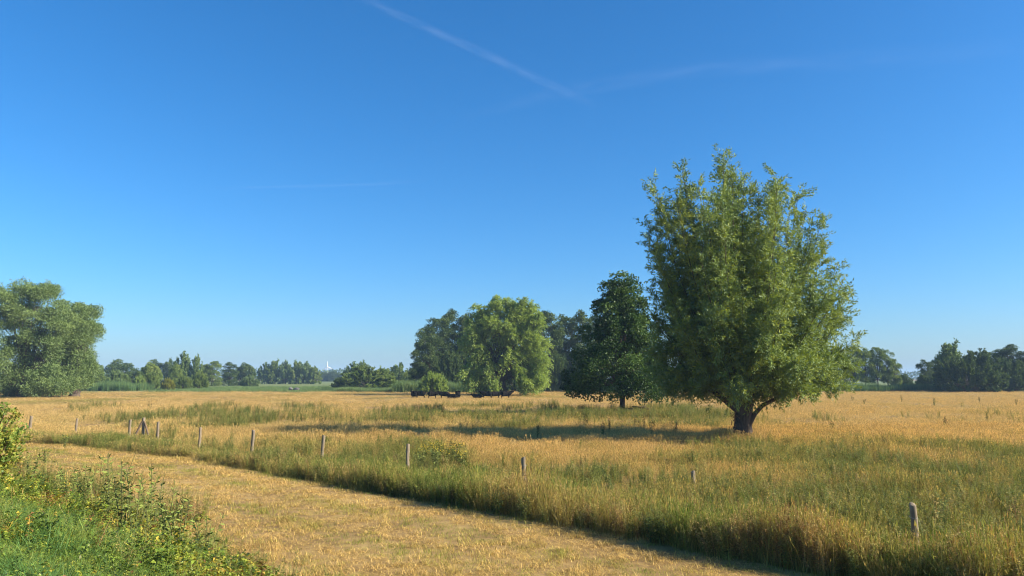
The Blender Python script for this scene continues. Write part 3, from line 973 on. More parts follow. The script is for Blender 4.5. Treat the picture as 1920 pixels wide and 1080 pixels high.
# ---- the pale weeping willow over the cattle
def mid_willow():
    base = ground_at(942, 742)
    k = base[1] / F
    root = empty("willow_tree", (base[0], base[1], 0), label="pale green weeping willow above the black cattle", cat="tree")
    r = np.random.default_rng(23)
    X = lambda px: (px - 942) * k
    Z = lambda py: (742 - py) * k
    tips = []
    lobes = [(905, 585, 30), (885, 620, 26), (940, 568, 34), (965, 580, 30), (985, 578, 30), (1003, 600, 28), (1012, 640, 26), (1010, 690, 22), (930, 610, 30), (900, 665, 26), (885, 690, 20),
             (920, 700, 22), (960, 620, 34), (970, 660, 24), (990, 700, 24), (878, 640, 20), (945, 640, 30), (1015, 670, 20), (900, 700, 20), (890, 716, 16), (905, 722, 18), (1005, 714, 18), (1015, 704, 16), (985, 718, 18), (880, 700, 16), (925, 720, 14), (970, 700, 22)]
    for px, py, w in lobes:
        for _ in range(9):
            tips.append((X(px) + r.normal(0, w * k * .30), r.uniform(-5.5, 3.5) * (.6 if py < 600 else 1), Z(py) + r.normal(0, w * k * .25)))
    for _ in range(40):
        a = r.uniform(0, 2 * math.pi)
        tips.append((X(948) + math.cos(a) * 7.5 * r.uniform(.6, 1), math.sin(a) * 7 * r.uniform(.6, 1), r.uniform(6, 17)))
    tubes, crown = make_tree(8, tips, (0, 0, 3.5), 24, 24, .55, .16, 2.6, L['golden'], up=-.25, t0=.55, spread=.55, stem_r=.05, arch=.85, hang=.30, leaf_spread=.4, low_droop=True, tint_clump=.16)
    obj("trunk", trunk_mesh("trunk", [(0, 0, -.3), (0, 0, .6), (-.2, 0, 2.5), (-.3, 0, 4.5), (-.2, 0, 9)], [1.15, .95, .9, .8, .3], M['bark'], 5), parent=root)
    obj("branches", tubes.mesh("branches", M['bark']), parent=root)
    obj("crown", crown, parent=root)


mid_willow()

# ---- silver willows at the left
def silver_willow(seed, px, py_base, dist, lobes, label):
    b = at_dist(px, py_base, dist)
    k = dist / F
    root = empty("willow_tree", (b[0], b[1], 0), label=label, cat="tree", group="silvery willows at the meadow's left end")
    r = np.random.default_rng(seed)
    tips = []
    zt = lambda py: CAMZ + (HOR - py) * k
    for lx, ly, w in lobes:
        for _ in range(12):
            d = r.normal(size=3); d /= np.linalg.norm(d)
            rad = w * k * .62 * r.random() ** .4
            tips.append(((lx - px) * k + d[0] * rad, d[1] * rad * 1.1 + r.uniform(-3, 3), max(1.0, zt(ly) + d[2] * rad)))
    tubes, crown = blob_tree(seed, [1, 18], [.1, .1], [.1, .1], 1, 1.8, 470, .42, .14, L['silver'], (0, 0, 2.5), .09, extra=tips, tint_clump=.22)
    obj("trunk", trunk_mesh("trunk", [(0, 0, -.3), (0, 0, .5), (.1, 0, 2), (.2, 0, 6)], [1.3, 1.0, .9, .4], M['bark'], seed), parent=root)
    obj("branches", tubes.mesh("branches", M['bark']), parent=root)
    obj("crown", crown, parent=root)


silver_willow(31, 42, 742, 150, [(70, 552, 34), (30, 556, 30), (88, 590, 34), (45, 600, 40), (15, 600, 36), (60, 640, 40), (20, 650, 40), (95, 650, 30), (50, 690, 36), (15, 700, 36), (80, 700, 30), (110, 610, 24), (75, 722, 22), (20, 726, 22), (100, 718, 22)],
              "tall silvery willow with rounded lobes and a dark forked base, left of the meadow")
silver_willow(32, 140, 735, 156, [(142, 590, 25), (130, 612, 26), (146, 640, 24), (122, 650, 28), (140, 625, 26), (152, 618, 15), (112, 620, 22), (140, 668, 20), (126, 690, 24), (106, 700, 24), (112, 670, 26), (130, 716, 20), (112, 720, 20), (144, 712, 16), (150, 690, 14)],
              "smaller silvery willow leaning out on the right of the tall one at the left")
silver_willow(33, -60, 740, 146, [(-10, 570, 34), (-50, 560, 40), (-30, 620, 44), (-90, 600, 44), (-20, 680, 44), (-80, 670, 44)],
              "silvery willow mostly cut off by the left picture edge")

# ---- far trees: a few crown shapes shared by copies
def proto(seed, style):
    r = np.random.default_rng(seed)
    if style == "round":      # height 10, width 10
        zs = [.8, 2, 4, 6, 7.6, 8.6, 9.2]; rad = [3.6, 4.1, 4.3, 4.0, 3.1, 2.1, 1.0]
        return blob_tree(seed, zs, rad, rad, 64, 1.35, 250, .36, .25, L['far'], (0, 0, 1.4), .07)
    if style == "plume":      # several rising plumes, height 10, width 8
        zs = [.2, 1.5, 4, 6, 8, 9.2, 10]; rad = [3.4, 3.9, 4.0, 3.8, 2.9, 1.7, .5]
        tips = [(x_, r.uniform(-2, 2), z_) for x_, z_ in ((-2.6, 8.2), (-1.2, 9.4), (.2, 10.0), (1.6, 9.0), (2.9, 7.8), (-3.4, 6.2), (3.6, 6.0))]
        tips = crown_stems(r, 75, zs, rad, rad, 1, 1, inner=.65, top_fill=.35, tips=tips)
        return make_tree(seed, tips, (0, 0, 1.0), 15, 16, .50, .24, 1.4, L['far'], up=.5, t0=.55, spread=.6, stem_r=.03, arch=.2, tint_clump=.3, stem_sides=3)
    if style == "poplar":     # tall, open, clumped, height 10 width 5
        zs = [2.0, 3, 5, 7, 8.4, 9.2, 9.5]; rad = [1.4, 1.9, 2.2, 2.1, 1.7, 1.1, .5]
        return blob_tree(seed, zs, rad, rad, 58, .78, 190, .23, .16, L['poplar'], (0, 0, 2.4), .05)
    if style == "dome":       # tall full crown with leafy clumps down to the ground, height 10 width 4.6
        zs = [.6, 1.5, 3.5, 5.5, 7.5, 8.6, 9.2, 9.5]; rad = [1.5, 1.7, 1.8, 1.85, 1.7, 1.4, 1.0, .6]
        return blob_tree(seed, zs, rad, rad, 84, .68, 250, .17, .125, L['poplar'], (0, 0, 2.0), .04)
    if style == "scrub":      # low dome of upright shoots, height 10 (scaled down), width 20
        zs = [.4, 2, 4, 6, 8, 9.5, 10]; rad = [8.5, 9.5, 9.4, 8.4, 6.4, 3.6, 1.2]
        tips = crown_stems(r, 150, zs, rad, rad, 1, 1, inner=.8, top_fill=.2)
        return make_tree(seed, tips, (0, 0, 0.3), 16, 16, .62, .24, 1.9, L['far'], up=.55, t0=.62, spread=.5, stem_r=.03, arch=.4, tint_clump=.2, stem_sides=3, low_droop=False)


def tree_proto(style, seed):
    tb, crown = proto(seed, style)
    hh = {"round": 2.2, "plume": 1.6, "poplar": 7.5, "scrub": .5, "dome": 5.0}[style]
    tr = trunk_mesh("trunk", [(0, 0, -.2), (0, 0, .4), (.05, 0, hh * .6), (0, 0, hh)], [.30, .24, .2, .08] if style not in ("poplar", "dome") else [.20, .16, .13, .03], M['bark'], seed, sides=7, extra=tb)
    return tr, crown


PROTO = {(s, i): tree_proto(s, 200 + 10 * j + i) for j, s in enumerate(("round", "plume", "poplar", "scrub", "dome")) for i in range(3 if s in ("poplar", "dome") else 2)}
CROWN_TINTED = {}


def crown_with(me, mat):
    key = (me.name, mat.name)
    if key not in CROWN_TINTED:
        c = me.copy(); c.materials.clear(); c.materials.append(mat); CROWN_TINTED[key] = c
    return CROWN_TINTED[key]


def far_tree(px, top, wpx, dist, style, label, var=0, mat=None, name=None, rot=None, cat="tree", group=None):
    k = dist / F
    b = at_dist(px, 700, dist)
    hgt = CAMZ + (HOR - top) * k
    w0 = {"round": 10.0, "plume": 8.0, "poplar": 5.2, "scrub": 19.0, "dome": 4.6}[style]
    tr, crown = PROTO[(style, var)]
    sxy, sz = wpx * 1.12 * k / (w0 * 1.08), hgt / 10.6
    root = empty(name or {"round": "broadleaf_tree", "plume": "willow_tree", "poplar": "poplar_tree", "scrub": "willow_bush", "dome": "poplar_tree"}[style], (b[0], dist, -.05), label=label, cat=cat, group=group)
    root.scale = (sxy, sxy, sz)
    root.rotation_euler = (0, 0, rot if rot is not None else (px * 7.13) % 6.283 if style != "plume" else (px * 7.13) % 0.8)
    obj("trunk", tr, parent=root)
    obj("crown", crown if mat is None else crown_with(crown, mat), parent=root)
    return root


ROW = "trees in the far row at the left"
P_, S_, W_, Y_ = L['poplar'], L['silver'], L['golden'], L['yellow']
far_tree(176, 678, 40, 262, "round", "rounded tree just right of the silvery willows", 0, group=ROW)
far_tree(224, 673, 60, 345, "round", "broad dark rounded tree behind the pale scrub bush at the left", 1, P_, group=ROW)
far_tree(220, 694, 44, 250, "scrub", "pale grey-green scrub bush in front of the broad dark tree", 0, S_, name="scrub_bush", cat="bush")
far_tree(252, 690, 32, 262, "round", "small dark tree between the pale scrub bush and the row's middle", 1, P_, group=ROW)
far_tree(281, 678, 42, 270, "round", "green rounded tree left of the row's tallest willow", 0, group=ROW)
far_tree(290, 673, 36, 370, "round", "bluish tree top showing behind the green rounded tree", 1, P_, group=ROW)
far_tree(342, 660, 34, 300, "plume", "tallest willow of the far row with two pale tufted tops", 0, S_, group=ROW)
far_tree(317, 671, 24, 370, "round", "small bluish tree top left behind the tallest willow of the row", 0, P_, group=ROW)
far_tree(369, 665, 22, 300, "plume", "slim pointed willow right of the row's tallest willow", 1, S_, group=ROW)
far_tree(330, 682, 26, 280, "round", "leafy tree standing before the tallest willow of the row", 1, group=ROW)
far_tree(398, 674, 36, 345, "dome", "wide green tree between the slim willow and the bluish trees", 0, L['far'], group=ROW)
far_tree(384, 679, 20, 345, "dome", "narrow green tree beside the slim pointed willow", 1, L['far'], group=ROW)
far_tree(430, 677, 32, 360, "dome", "dark bluish tree near the row's right end", 2, P_, group=ROW)
far_tree(459, 679, 40, 375, "round", "rounded bluish tree ending the far row before the willow clump", 0, P_, group=ROW)
far_tree(283, 697, 30, 244, "scrub", "green bush below the green rounded tree of the far row", 1, name="scrub_bush", cat="bush")
far_tree(316, 708, 24, 236, "scrub", "small bright yellow-green bush at the meadow's far edge", 0, Y_, name="scrub_bush", cat="bush")
far_tree(346, 704, 30, 245, "scrub", "neat dome-shaped bush right of the yellow-green bush", 1, name="scrub_bush", cat="bush")
far_tree(375, 696, 30, 255, "scrub", "dark bush between the dome-shaped bush and the green pasture", 0, name="scrub_bush", cat="bush")
far_tree(262, 703, 22, 240, "scrub", "low olive bush near the small dark tree of the far row", 1, W_, name="scrub_bush", cat="bush")
far_tree(470, 704, 34, 330, "scrub", "low pale hedge bush left of the willow clump", 0, S_, name="scrub_bush", cat="bush")
CL = "willows of the clump on the green pasture"
for i, (px, top, w, txt) in enumerate(((497, 680, 28, "first willow of the pasture clump, at its left end"), (516, 675, 30, "second willow from the left in the pasture clump"), (536, 676, 32, "third willow from the left in the pasture clump"),
                                       (556, 676, 32, "third willow from the right in the pasture clump"), (574, 678, 30, "second willow from the right in the pasture clump"), (590, 687, 26, "lowest willow ending the pasture clump at its right"))):
    far_tree(px, top, w, 460, "plume", txt, i % 2, L['far'] if i % 2 else S_, group=CL, rot=i * 1.3)
for px, top, w, txt in ((608, 697, 26, "small hazy tree at the foot of the wind turbine"), (626, 694, 28, "hazy round tree right of the wind turbine"), (643, 698, 26, "hazy tree half hidden by the big willow scrub")):
    far_tree(px, top, w, 760, "round", txt, px % 2, P_, group="hazy trees near the wind turbine")
far_tree(662, 679, 34, 360, "plume", "pale pointed willow behind the big willow scrub", 0, S_)
far_tree(680, 676, 26, 380, "plume", "willow with a single peak behind the big willow scrub", 1, S_)
far_tree(688, 685, 104, 268, "scrub", "big dome of dark willow scrub on the pasture", 0, L['far'])
far_tree(648, 706, 50, 262, "scrub", "low dark scrub at the left foot of the big willow scrub", 1, P_, name="scrub_bush", cat="bush")
far_tree(748, 682, 40, 330, "plume", "pale tree between the willow scrub and the dark wood", 1, S_)
far_tree(752, 675, 9, 345, "poplar", "thin dark spire-shaped tree beside the dark wood", 2, P_)
far_tree(728, 690, 26, 340, "round", "small tree right of the big willow scrub", 1)
far_tree(768, 692, 26, 300, "round", "rounded olive tree at the left foot of the dark wood", 0)
DW = "tall trees of the dark wood behind the weeping willow"
for i, (px, top, w, d, txt) in enumerate(((800, 612, 46, 215, "outermost dark tree at the left end of the wood"), (822, 590, 52, 222, "second dark tree from the left in the wood"), (852, 582, 54, 226, "tall dark tree just left of the weeping willow"),
                                          (882, 584, 50, 224, "dark tree half behind the weeping willow's left side"), (915, 590, 50, 236, "dark tree behind the middle of the weeping willow"), (785, 660, 34, 212, "low dark tree skirting the wood at its left"),
                                          (1032, 581, 48, 218, "dark tree right behind the weeping willow"), (1062, 586, 48, 224, "dark tree midway between weeping willow and oak"), (1090, 583, 48, 220, "dark tree left behind the oak"),
                                          (1122, 592, 48, 226, "dark tree behind the middle of the oak"), (1160, 600, 50, 232, "dark tree behind the oak's right half"), (1205, 606, 50, 236, "dark tree behind the gap between oak and big willow"),
                                          (1000, 600, 46, 234, "dark tree behind the weeping willow's right side"))):
    far_tree(px, top - 8, w * 1.2, d, "dome", txt, i % 3, P_, group=DW)
for i, (px, top, w, txt) in enumerate(((845, 660, 60, "dark undergrowth shrub below the left of the wood"), (1045, 668, 60, "dark shrub at the right foot of the weeping willow"), (1100, 662, 70, "dark shrub below the wood left of the oak"), (1180, 664, 70, "dark shrub below the wood behind the oak"), (960, 668, 70, "dark shrub filling the gap under the weeping willow"))):
    far_tree(px, top, w, 208, "scrub", txt, i % 2, P_, name="shrub", cat="shrub")
far_tree(813, 697, 52, 186, "scrub", "round olive bush in the reeds before the dark wood", 1, W_, name="round_bush", cat="bush")
RP = "poplars beyond the meadow at the right"
for i, (px, top, w, txt) in enumerate(((1600, 640, 34, "poplar partly hidden by the big willow's right side"), (1622, 648, 32, "second poplar right of the big willow"), (1645, 644, 34, "tall airy poplar standing clear right of the big willow"),
                                       (1664, 650, 30, "poplar with a ragged top at the edge of the gap"), (1678, 672, 26, "lowest poplar of the row, at its right end"), (1575, 650, 34, "poplar behind the big willow's lower right side"))):
    far_tree(px, top, w, 250, "poplar", txt, i % 3, L['far'], group=RP)
far_tree(1694, 700, 32, 252, "round", "small round tree in the gap right of the poplars", 0, P_)
far_tree(1734, 671, 28, 240, "poplar", "slim dark poplar left of the big dark tree", 1, P_)
far_tree(1752, 672, 26, 244, "poplar", "dark poplar touching the big dark tree", 0, P_)
far_tree(1786, 640, 60, 214, "plume", "silvery topped willow rising from the big dark tree group at the right", 1, S_)
far_tree(1818, 660, 118, 205, "scrub", "big dark spreading willow at the right before the pasture", 0, P_, name="willow_tree", cat="tree")
far_tree(1845, 655, 60, 212, "plume", "dark willow forming the right shoulder of the spreading willow", 0, P_)
far_tree(1876, 648, 50, 226, "dome", "dark poplar right of the big spreading willow", 1, P_)
far_tree(1902, 641, 56, 224, "dome", "tall dark poplar cut by the right picture edge", 2, P_)
far_tree(1940, 645, 60, 222, "dome", "dark poplar just at the picture's right corner of the meadow", 0, P_)
far_tree(1895, 672, 70, 218, "scrub", "dark shrubs under the poplars at the right picture edge", 1, P_, name="shrub", cat="shrub")
far_tree(1738, 700, 40, 232, "scrub", "dark low shrub left under the big spreading willow", 0, P_, name="shrub", cat="shrub")


# far-off wood on the horizon, one mass
def far_wood():
    r = np.random.default_rng(55)
    V, T = [], []
    n = 26000
    x = r.uniform(-1500, 1500, n)
    y = 1250 + 60 * np.sin(x / 260) + r.uniform(0, 60, n)
    top = 9 + 8 * vnoise(x, y * 0, 26, 60) + 5 * vnoise(x, y * 0, 9, 61)
    z = top * r.random(n) ** .6
    P = np.stack([x, y, z], -1)
    V = leaves(P, r.normal(size=(n, 3)), r.uniform(2.5, 4.5, n), r.uniform(2, 3.5, n), r)
    me = mesh_np("distant_wood", V, np.arange(len(V)).reshape(-1, 4), [L['poplar']], attrs={"tint": np.repeat(np.clip(r.normal(.5, .2, n), 0, 1), 4)})
    obj("distant_wood", me, kind="stuff", label="hazy wood along the horizon")


far_wood()

# ------------------------------------------------------------------ fence posts
def post_mesh(name, hgt, rad, seed, lean=(0, 0)):
    r = np.random.default_rng(seed)
    k, sides = 9, 12
    t = np.linspace(0, 1, k)
    an = np.linspace(0, 2 * math.pi, sides, endpoint=False)
    wob = 1 + .07 * np.sin(an * 3 + r.uniform(0, 6)) + .04 * np.sin(an * 5 + r.uniform(0, 6))
    V = []
    for i, ti in enumerate(t):
        rr = rad * (1.05 - .1 * ti) * (1 + r.normal(0, .015))
        cx, cy = lean[0] * ti * hgt + .012 * math.sin(ti * 5 + seed), lean[1] * ti * hgt
        for j, a in enumerate(an):
            z = -.3 + ti * (hgt + .3)
            if i == k - 1: z += .035 * math.cos(a + seed) - .01
            V.append((cx + math.cos(a) * rr * wob[j], cy + math.sin(a) * rr * wob[j], z))
    V = np.array(V)
    # bevelled, slightly sloping cap
    capc = V[-sides:].mean(0)
    inner = capc + (V[-sides:] - capc) * .93 + np.array([0, 0, .008])
    V = np.concatenate([V, inner, [inner.mean(0) + np.array([0, 0, .004])]])
    idx = np.arange((k + 1) * sides).reshape(k + 1, sides)
    nx = np.roll(idx, -1, 1)
    Fq = np.stack([idx[:-1], nx[:-1], nx[1:], idx[1:]], -1).reshape(-1, 4)
    Ft = np.stack([idx[-1], nx[-1], np.full(sides, (k + 1) * sides)], -1)
    return mesh_np(name, V, [Fq, Ft], [M['post']], smooth=False)


M['wire'] = noise_mat("galvanised_wire", [(.3, (.25, .24, .22)), (.7, (.36, .35, .33))], 20, 3, rough=.5)
POSTS = [(1711, 945, .072, "weathered round fence post standing nearest, at the lower right"), (1300, 884, .07, "fence post almost swallowed by grass between the two nearest clear ones"), (982, 857, .074, "fence post standing straight in the grass below the oak"),
         (765, 833, .076, "fence post just left of the yellow ragwort"), (607, 816, .078, "leaning fence post between the ragwort post and the brambles"), (475, 807, .085, "fence post third to the left from the ragwort"),
         (376, 802, .075, "slim fence post next to the right of the braced corner group"), (297, 791, .085, "fence post directly right of the braced corner post"), (245, 787, .085, "fence post directly left of the braced corner post"),
         (145, 785, .075, "thin fence post second to the left of the braced corner post"), (59, 780, .10, "pale fence post farthest to the left")]
leans = [(.0, 0), (.03, 0), (-.025, .01), (.0, 0), (.05, 0), (.03, .02), (.03, 0), (.02, 0), (.05, 0), (.06, 0), (.03, 0)]
for i, ((px, py, rad, lab), ln) in enumerate(zip(POSTS, leans)):
    hgt = 1.25
    p = ground_at(px, py, 1.2)
    g = hz(p[0], p[1])
    ph = 1.2 - g
    if i == 1:                                       # a broken short post, deep in the grass
        p = ground_at(px, py, .74); g = hz(p[0], p[1]); ph = .74 - g
    root = empty("fence_post", (p[0] - ln[0] * ph, p[1], g), label=lab, cat="fence post", group="wooden posts of the meadow fence")
    obj("shaft", post_mesh("shaft", ph, rad, 300 + i, ln), parent=root)
    if i in (0, 2, 3):
        t = Tubes()
        an = np.linspace(0, 2 * math.pi, 13)
        zz = ph - .28
        t.add(np.stack([np.cos(an) * (rad + .008) + ln[0] * zz, np.sin(an) * (rad + .008) + ln[1] * zz, zz + .02 * np.sin(an)], -1), np.full(13, .005), 5)
        obj("wire_loop", t.mesh("wire_loop", M['wire']), parent=root)
p = ground_at(270, 784, 1.3)
g = hz(p[0], p[1])
root = empty("fence_post", (p[0], p[1], g), label="corner fence post propped by two slanting braces", cat="fence post", group="wooden posts of the meadow fence")
obj("shaft", post_mesh("shaft", 1.3, .10, 340), parent=root)
for dx, dy, rad in ((-.52, -.15, .07), (.5, -.2, .06)):
    t = Tubes(); t.add([(dx * 1.15, dy * 1.15, -.15), (dx * .6, dy * .6, .5), (.06 * np.sign(dx), -.05, 1.08)], [rad, rad, rad * .9], 9)
    obj("brace", t.mesh("brace", M['dead_wood']), parent=root)

# ------------------------------------------------------------------ cattle
def fat(r_):
    return 1.42 if r_ > .2 else 1.25


def skin_body(name, nodes, edges, mat, sub=1):
    me = bpy.data.meshes.new(name)
    me.from_pydata([n[0] for n in nodes], edges, [])
    o = bpy.data.objects.new(name, me)
    COL.objects.link(o)
    sk = o.modifiers.new("skin", 'SKIN')
    for v, n in zip(me.skin_vertices[0].data, nodes):
        v.radius = (n[1][0] * fat(n[1][0]), n[1][1] * fat(n[1][1]))
        v.use_root = False
    me.skin_vertices[0].data[0].use_root = True
    sb = o.modifiers.new("sub", 'SUBSURF'); sb.levels = sub; sb.render_levels = sub
    dg = bpy.context.evaluated_depsgraph_get()
    out = bpy.data.meshes.new_from_object(o.evaluated_get(dg))
    out.name = name
    bpy.data.objects.remove(o)
    out.materials.clear(); out.materials.append(mat)
    for p in out.polygons: p.use_smooth = True
    return out


def cow_mesh(pose, head_low=False):
    # facing +X, ground at z=0, withers about 1.35 m
    if pose == "stand":
        n = [((0, 0, .90), (.36, .37)),                    # 0 barrel centre
             ((.55, 0, .92), (.33, .37)), ((.78, 0, .98), (.26, .32)),      # 1 shoulder 2 chest
             ((-.5, 0, .92), (.34, .36)), ((-.82, 0, .98), (.28, .30)),     # 3 loin 4 rump
             ]
        e = [(0, 1), (1, 2), (0, 3), (3, 4)]
        if head_low:
            neck = [((1.08, 0, .85), (.17, .22)), ((1.3, 0, .52), (.13, .15)), ((1.42, 0, .3), (.10, .10)), ((1.5, 0, .16), (.075, .07))]
        else:
            neck = [((1.05, 0, 1.2), (.17, .22)), ((1.28, 0, 1.38), (.13, .15)), ((1.48, 0, 1.30), (.11, .115)), ((1.66, 0, 1.20), (.08, .08))]
        i0 = len(n); n += neck; e += [(2, i0), (i0, i0 + 1), (i0 + 1, i0 + 2), (i0 + 2, i0 + 3)]
        hd = n[i0 + 1][0]
        for s in (-1, 1):                                   # ears
            n.append(((hd[0] - .02, s * .16, hd[2] + .05), (.05, .03))); n.append(((hd[0] - .06, s * .30, hd[2] + .03), (.045, .02)))
            e += [(i0 + 1, len(n) - 2), (len(n) - 2, len(n) - 1)]
        for s in (-1, 1):                                   # front legs
            j = len(n)
            n += [((.62, s * .19, .66), (.14, .12)), ((.62, s * .2, .38), (.075, .07)), ((.60, s * .2, .12), (.055, .05)), ((.65, s * .2, .02), (.07, .055))]
            e += [(1, j), (j, j + 1), (j + 1, j + 2), (j + 2, j + 3)]
        for s in (-1, 1):                                   # hind legs with hock
            j = len(n)
            n += [((-.70, s * .2, .72), (.19, .14)), ((-.58, s * .21, .52), (.11, .09)), ((-.82, s * .21, .36), (.07, .06)), ((-.78, s * .21, .12), (.055, .05)), ((-.72, s * .21, .02), (.07, .055))]
            e += [(4, j), (j, j + 1), (j + 1, j + 2), (j + 2, j + 3), (j + 3, j + 4)]
        j = len(n)                                          # tail
        n += [((-1.06, 0, 1.16), (.05, .05)), ((-1.14, 0, .8), (.03, .03)), ((-1.14, 0, .45), (.055, .05))]
        e += [(4, j), (j, j + 1), (j + 1, j + 2)]
    else:                                                   # lying
        n = [((0, 0, .40), (.42, .38)), ((.55, 0, .44), (.36, .38)), ((.82, 0, .5), (.26, .30)), ((-.5, 0, .40), (.40, .37)), ((-.82, 0, .36), (.28, .28)),
             ((1.05, 0, .76), (.16, .18)), ((1.26, 0, .92), (.13, .14)), ((1.45, 0, .84), (.11, .11)), ((1.62, 0, .76), (.08, .08)),
             ((1.24, .16, .97), (.05, .03)), ((1.2, .3, .96), (.045, .02)), ((1.24, -.16, .97), (.05, .03)), ((1.2, -.3, .96), (.045, .02)),
             ((.8, .32, .16), (.12, .1)), ((1.1, .36, .09), (.07, .07)), ((.85, .36, .06), (.06, .05)),
             ((-.5, -.42, .2), (.2, .15)), ((-.15, -.55, .1), (.09, .08)), ((-.5, -.62, .06), (.06, .05)),
             ((-1.06, 0, .4), (.05, .05)), ((-1.2, .1, .12), (.03, .03)), ((-1.15, .35, .05), (.05, .04))]
        e = [(0, 1), (1, 2), (0, 3), (3, 4), (2, 5), (5, 6), (6, 7), (7, 8), (6, 9), (9, 10), (6, 11), (11, 12), (1, 13), (13, 14), (14, 15), (3, 16), (16, 17), (17, 18), (4, 19), (19, 20), (20, 21)]
    return skin_body("body", n, e, M['cow'])


COWM = {"up": cow_mesh("stand"), "graze": cow_mesh("stand", True), "lie": cow_mesh("lie")}
# column in the photograph, distance, heading (0 faces right in the picture), pose
COWS = [(776, 147.5, 2.0, "up", "black cow at the left end of the herd, turned towards us"), (788, 149, 3.14, "up", "black cow side-on behind the leftmost one of the herd"), (811, 148, 0.05, "up", "black cow standing side-on, second gap from the herd's left end"),
        (833, 148, 3.1, "up", "black cow facing left in the middle of the left half of the herd"), (849, 147, 2.9, "lie", "black cow lying behind the one facing left"), (859, 148, 1.5, "up", "lone black cow seen end-on between the two halves of the herd"),
        (896, 147, 3.2, "lie", "black cow lying just left of the overlapping pair"), (913, 146.5, 3.2, "up", "black cow forming the left of the overlapping pair"), (929, 148.5, .1, "up", "black cow forming the right of the overlapping pair"),
        (948, 146, .15, "up", "black cow under the trunk of the weeping willow")]
for px, d, yaw, pose, lab in COWS:
    b = at_dist(px, 745, d)
    o = obj("cow", COWM[pose], label=lab, cat="cow", group="black cattle resting in the willow's shade")
    o.location = (b[0], d, hz(b[0], d))
    o.rotation_euler = (0, 0, yaw)
    s = 1.0 + ((px * 13) % 7 - 3) * .015
    o.scale = (s, s, s)

# ------------------------------------------------------------------ wind turbine
def turbine():
    D = 2000.0
    hub = at_dist(614.5, 688.4, D)
    root = empty("wind_turbine", (hub[0], D, 0), label="white three-bladed wind turbine far off on the horizon", cat="wind turbine")
    h = hub[2]
    t = Tubes(); tt = np.linspace(0, 1, 6)
    t.add(np.stack([tt * 0, tt * 0, tt * h], -1), 1.15 - .45 * tt, 14)
    obj("tower", t.mesh("tower", M['white_metal']), parent=root)
    t = Tubes(); t.add([(0, -3.2, h), (0, -2.4, h), (0, 1.5, h), (0, 4.0, h), (0, 4.6, h)], [.6, 1.6, 1.7, 1.5, .5], 10)
    obj("nacelle", t.mesh("nacelle", M['white_metal']), parent=root)
    t = Tubes(); t.add([(0, -5.2, h), (0, -4.6, h), (0, -3.2, h)], [.15, 1.0, 1.3], 10)
    obj("hub", t.mesh("hub", M['white_metal']), parent=root)
    for a in (92, 340, 215):
        a = math.radians(a)
        d = np.array([math.cos(a), 0, math.sin(a)]); sd = np.array([-d[2], 0, d[0]]); q = np.array([0, 1., 0])
        V = []
        for s, c, th in ((.8, 1.4, .9), (3, 2.8, .6), (8, 2.2, .3), (15.5, .9, .1)):
            o = np.array([0, -4.2, h]) + d * s
            V += [o - sd * c * .35, o + q * th * .5, o + sd * c * .65, o - q * th * .5]
        idx = np.arange(16).reshape(4, 4); nx = np.roll(idx, -1, 1)
        Fq = np.concatenate([np.stack([idx[:-1], nx[:-1], nx[1:], idx[1:]], -1).reshape(-1, 4), idx[-1:], idx[:1, ::-1]])
        obj("blade", mesh_np("blade", np.array(V), Fq, [M['white_metal']]), parent=root)


turbine()

# ------------------------------------------------------------------ ragwort, docks and tall weeds
M['petal'] = noise_mat("ragwort_petal", [(.3, (.60, .40, .015)), (.7, (.78, .55, .03))], 8, 3, rough=.7)
M['weed_leaf_plain'] = noise_mat("ragwort_leaf", [(.3, (.085, .12, .025)), (.7, (.17, .19, .045))], 5, 3)
M['mugwort_leaf'] = noise_mat("mugwort_leaf", [(.3, (.11, .15, .03)), (.7, (.21, .25, .055))], 5, 3)
M['seed_head'] = noise_mat("brown_seed_head", [(.3, (.07, .035, .018)), (.7, (.15, .08, .04))], 9, 3)


def herb_plant(name, seed, hgt, stems, leaf_mat_, head_mat, head, label, cat, group, loc):
    r = np.random.default_rng(seed)
    root = empty(name, loc, label=label, cat=cat, group=group)
    st = Tubes()
    LP, LD, HP = [], [], []
    for i in range(stems):
        a = r.uniform(0, 6.28); b = r.uniform(.05, .22)
        h = hgt * r.uniform(.75, 1.05)
        d = np.array([math.cos(a) * b, math.sin(a) * b, 1.0])
        P = np.array([d * h * t + np.array([d[0], d[1], 0]) * h * t * t * .5 for t in np.linspace(0, 1, 5)])
        st.add(P, np.linspace(.010, .004, 5), 5)
        m = 34
        tt = r.uniform(.12, .97, m)
        Q = np.stack([np.interp(tt, np.linspace(0, 1, 5), P[:, j]) for j in range(3)], -1)
        LP.append(Q); LD.append(r.normal(size=(m, 3)) * [1, 1, .35] + [0, 0, .35])
        tip = P[-1]
        for _ in range(head[0]):
            HP.append(tip + np.array([r.normal(0, head[1]), r.normal(0, head[1]), r.uniform(-head[2], head[2] * .3)]))
    obj("stems", st.mesh("stems", M['green_stem']), parent=root)
    LP, LD = np.concatenate(LP), np.concatenate(LD)
    n = len(LP)
    V = leaves(LP, LD, r.uniform(.07, .16, n), r.uniform(.02, .045, n), r)
    obj("foliage", mesh_np("foliage", V, np.arange(len(V)).reshape(-1, 4), [leaf_mat_]), parent=root, kind="stuff")
    HP = np.array(HP)
    n = len(HP)
    V = leaves(HP, r.normal(size=(n, 3)) * [1, 1, .3], r.uniform(.7, 1.2, n) * head[3], r.uniform(.7, 1.1, n) * head[3], r, .7)
    obj("flower_head", mesh_np("flower_head", V, np.arange(len(V)).reshape(-1, 4), [head_mat]), parent=root, kind="stuff")
    return root


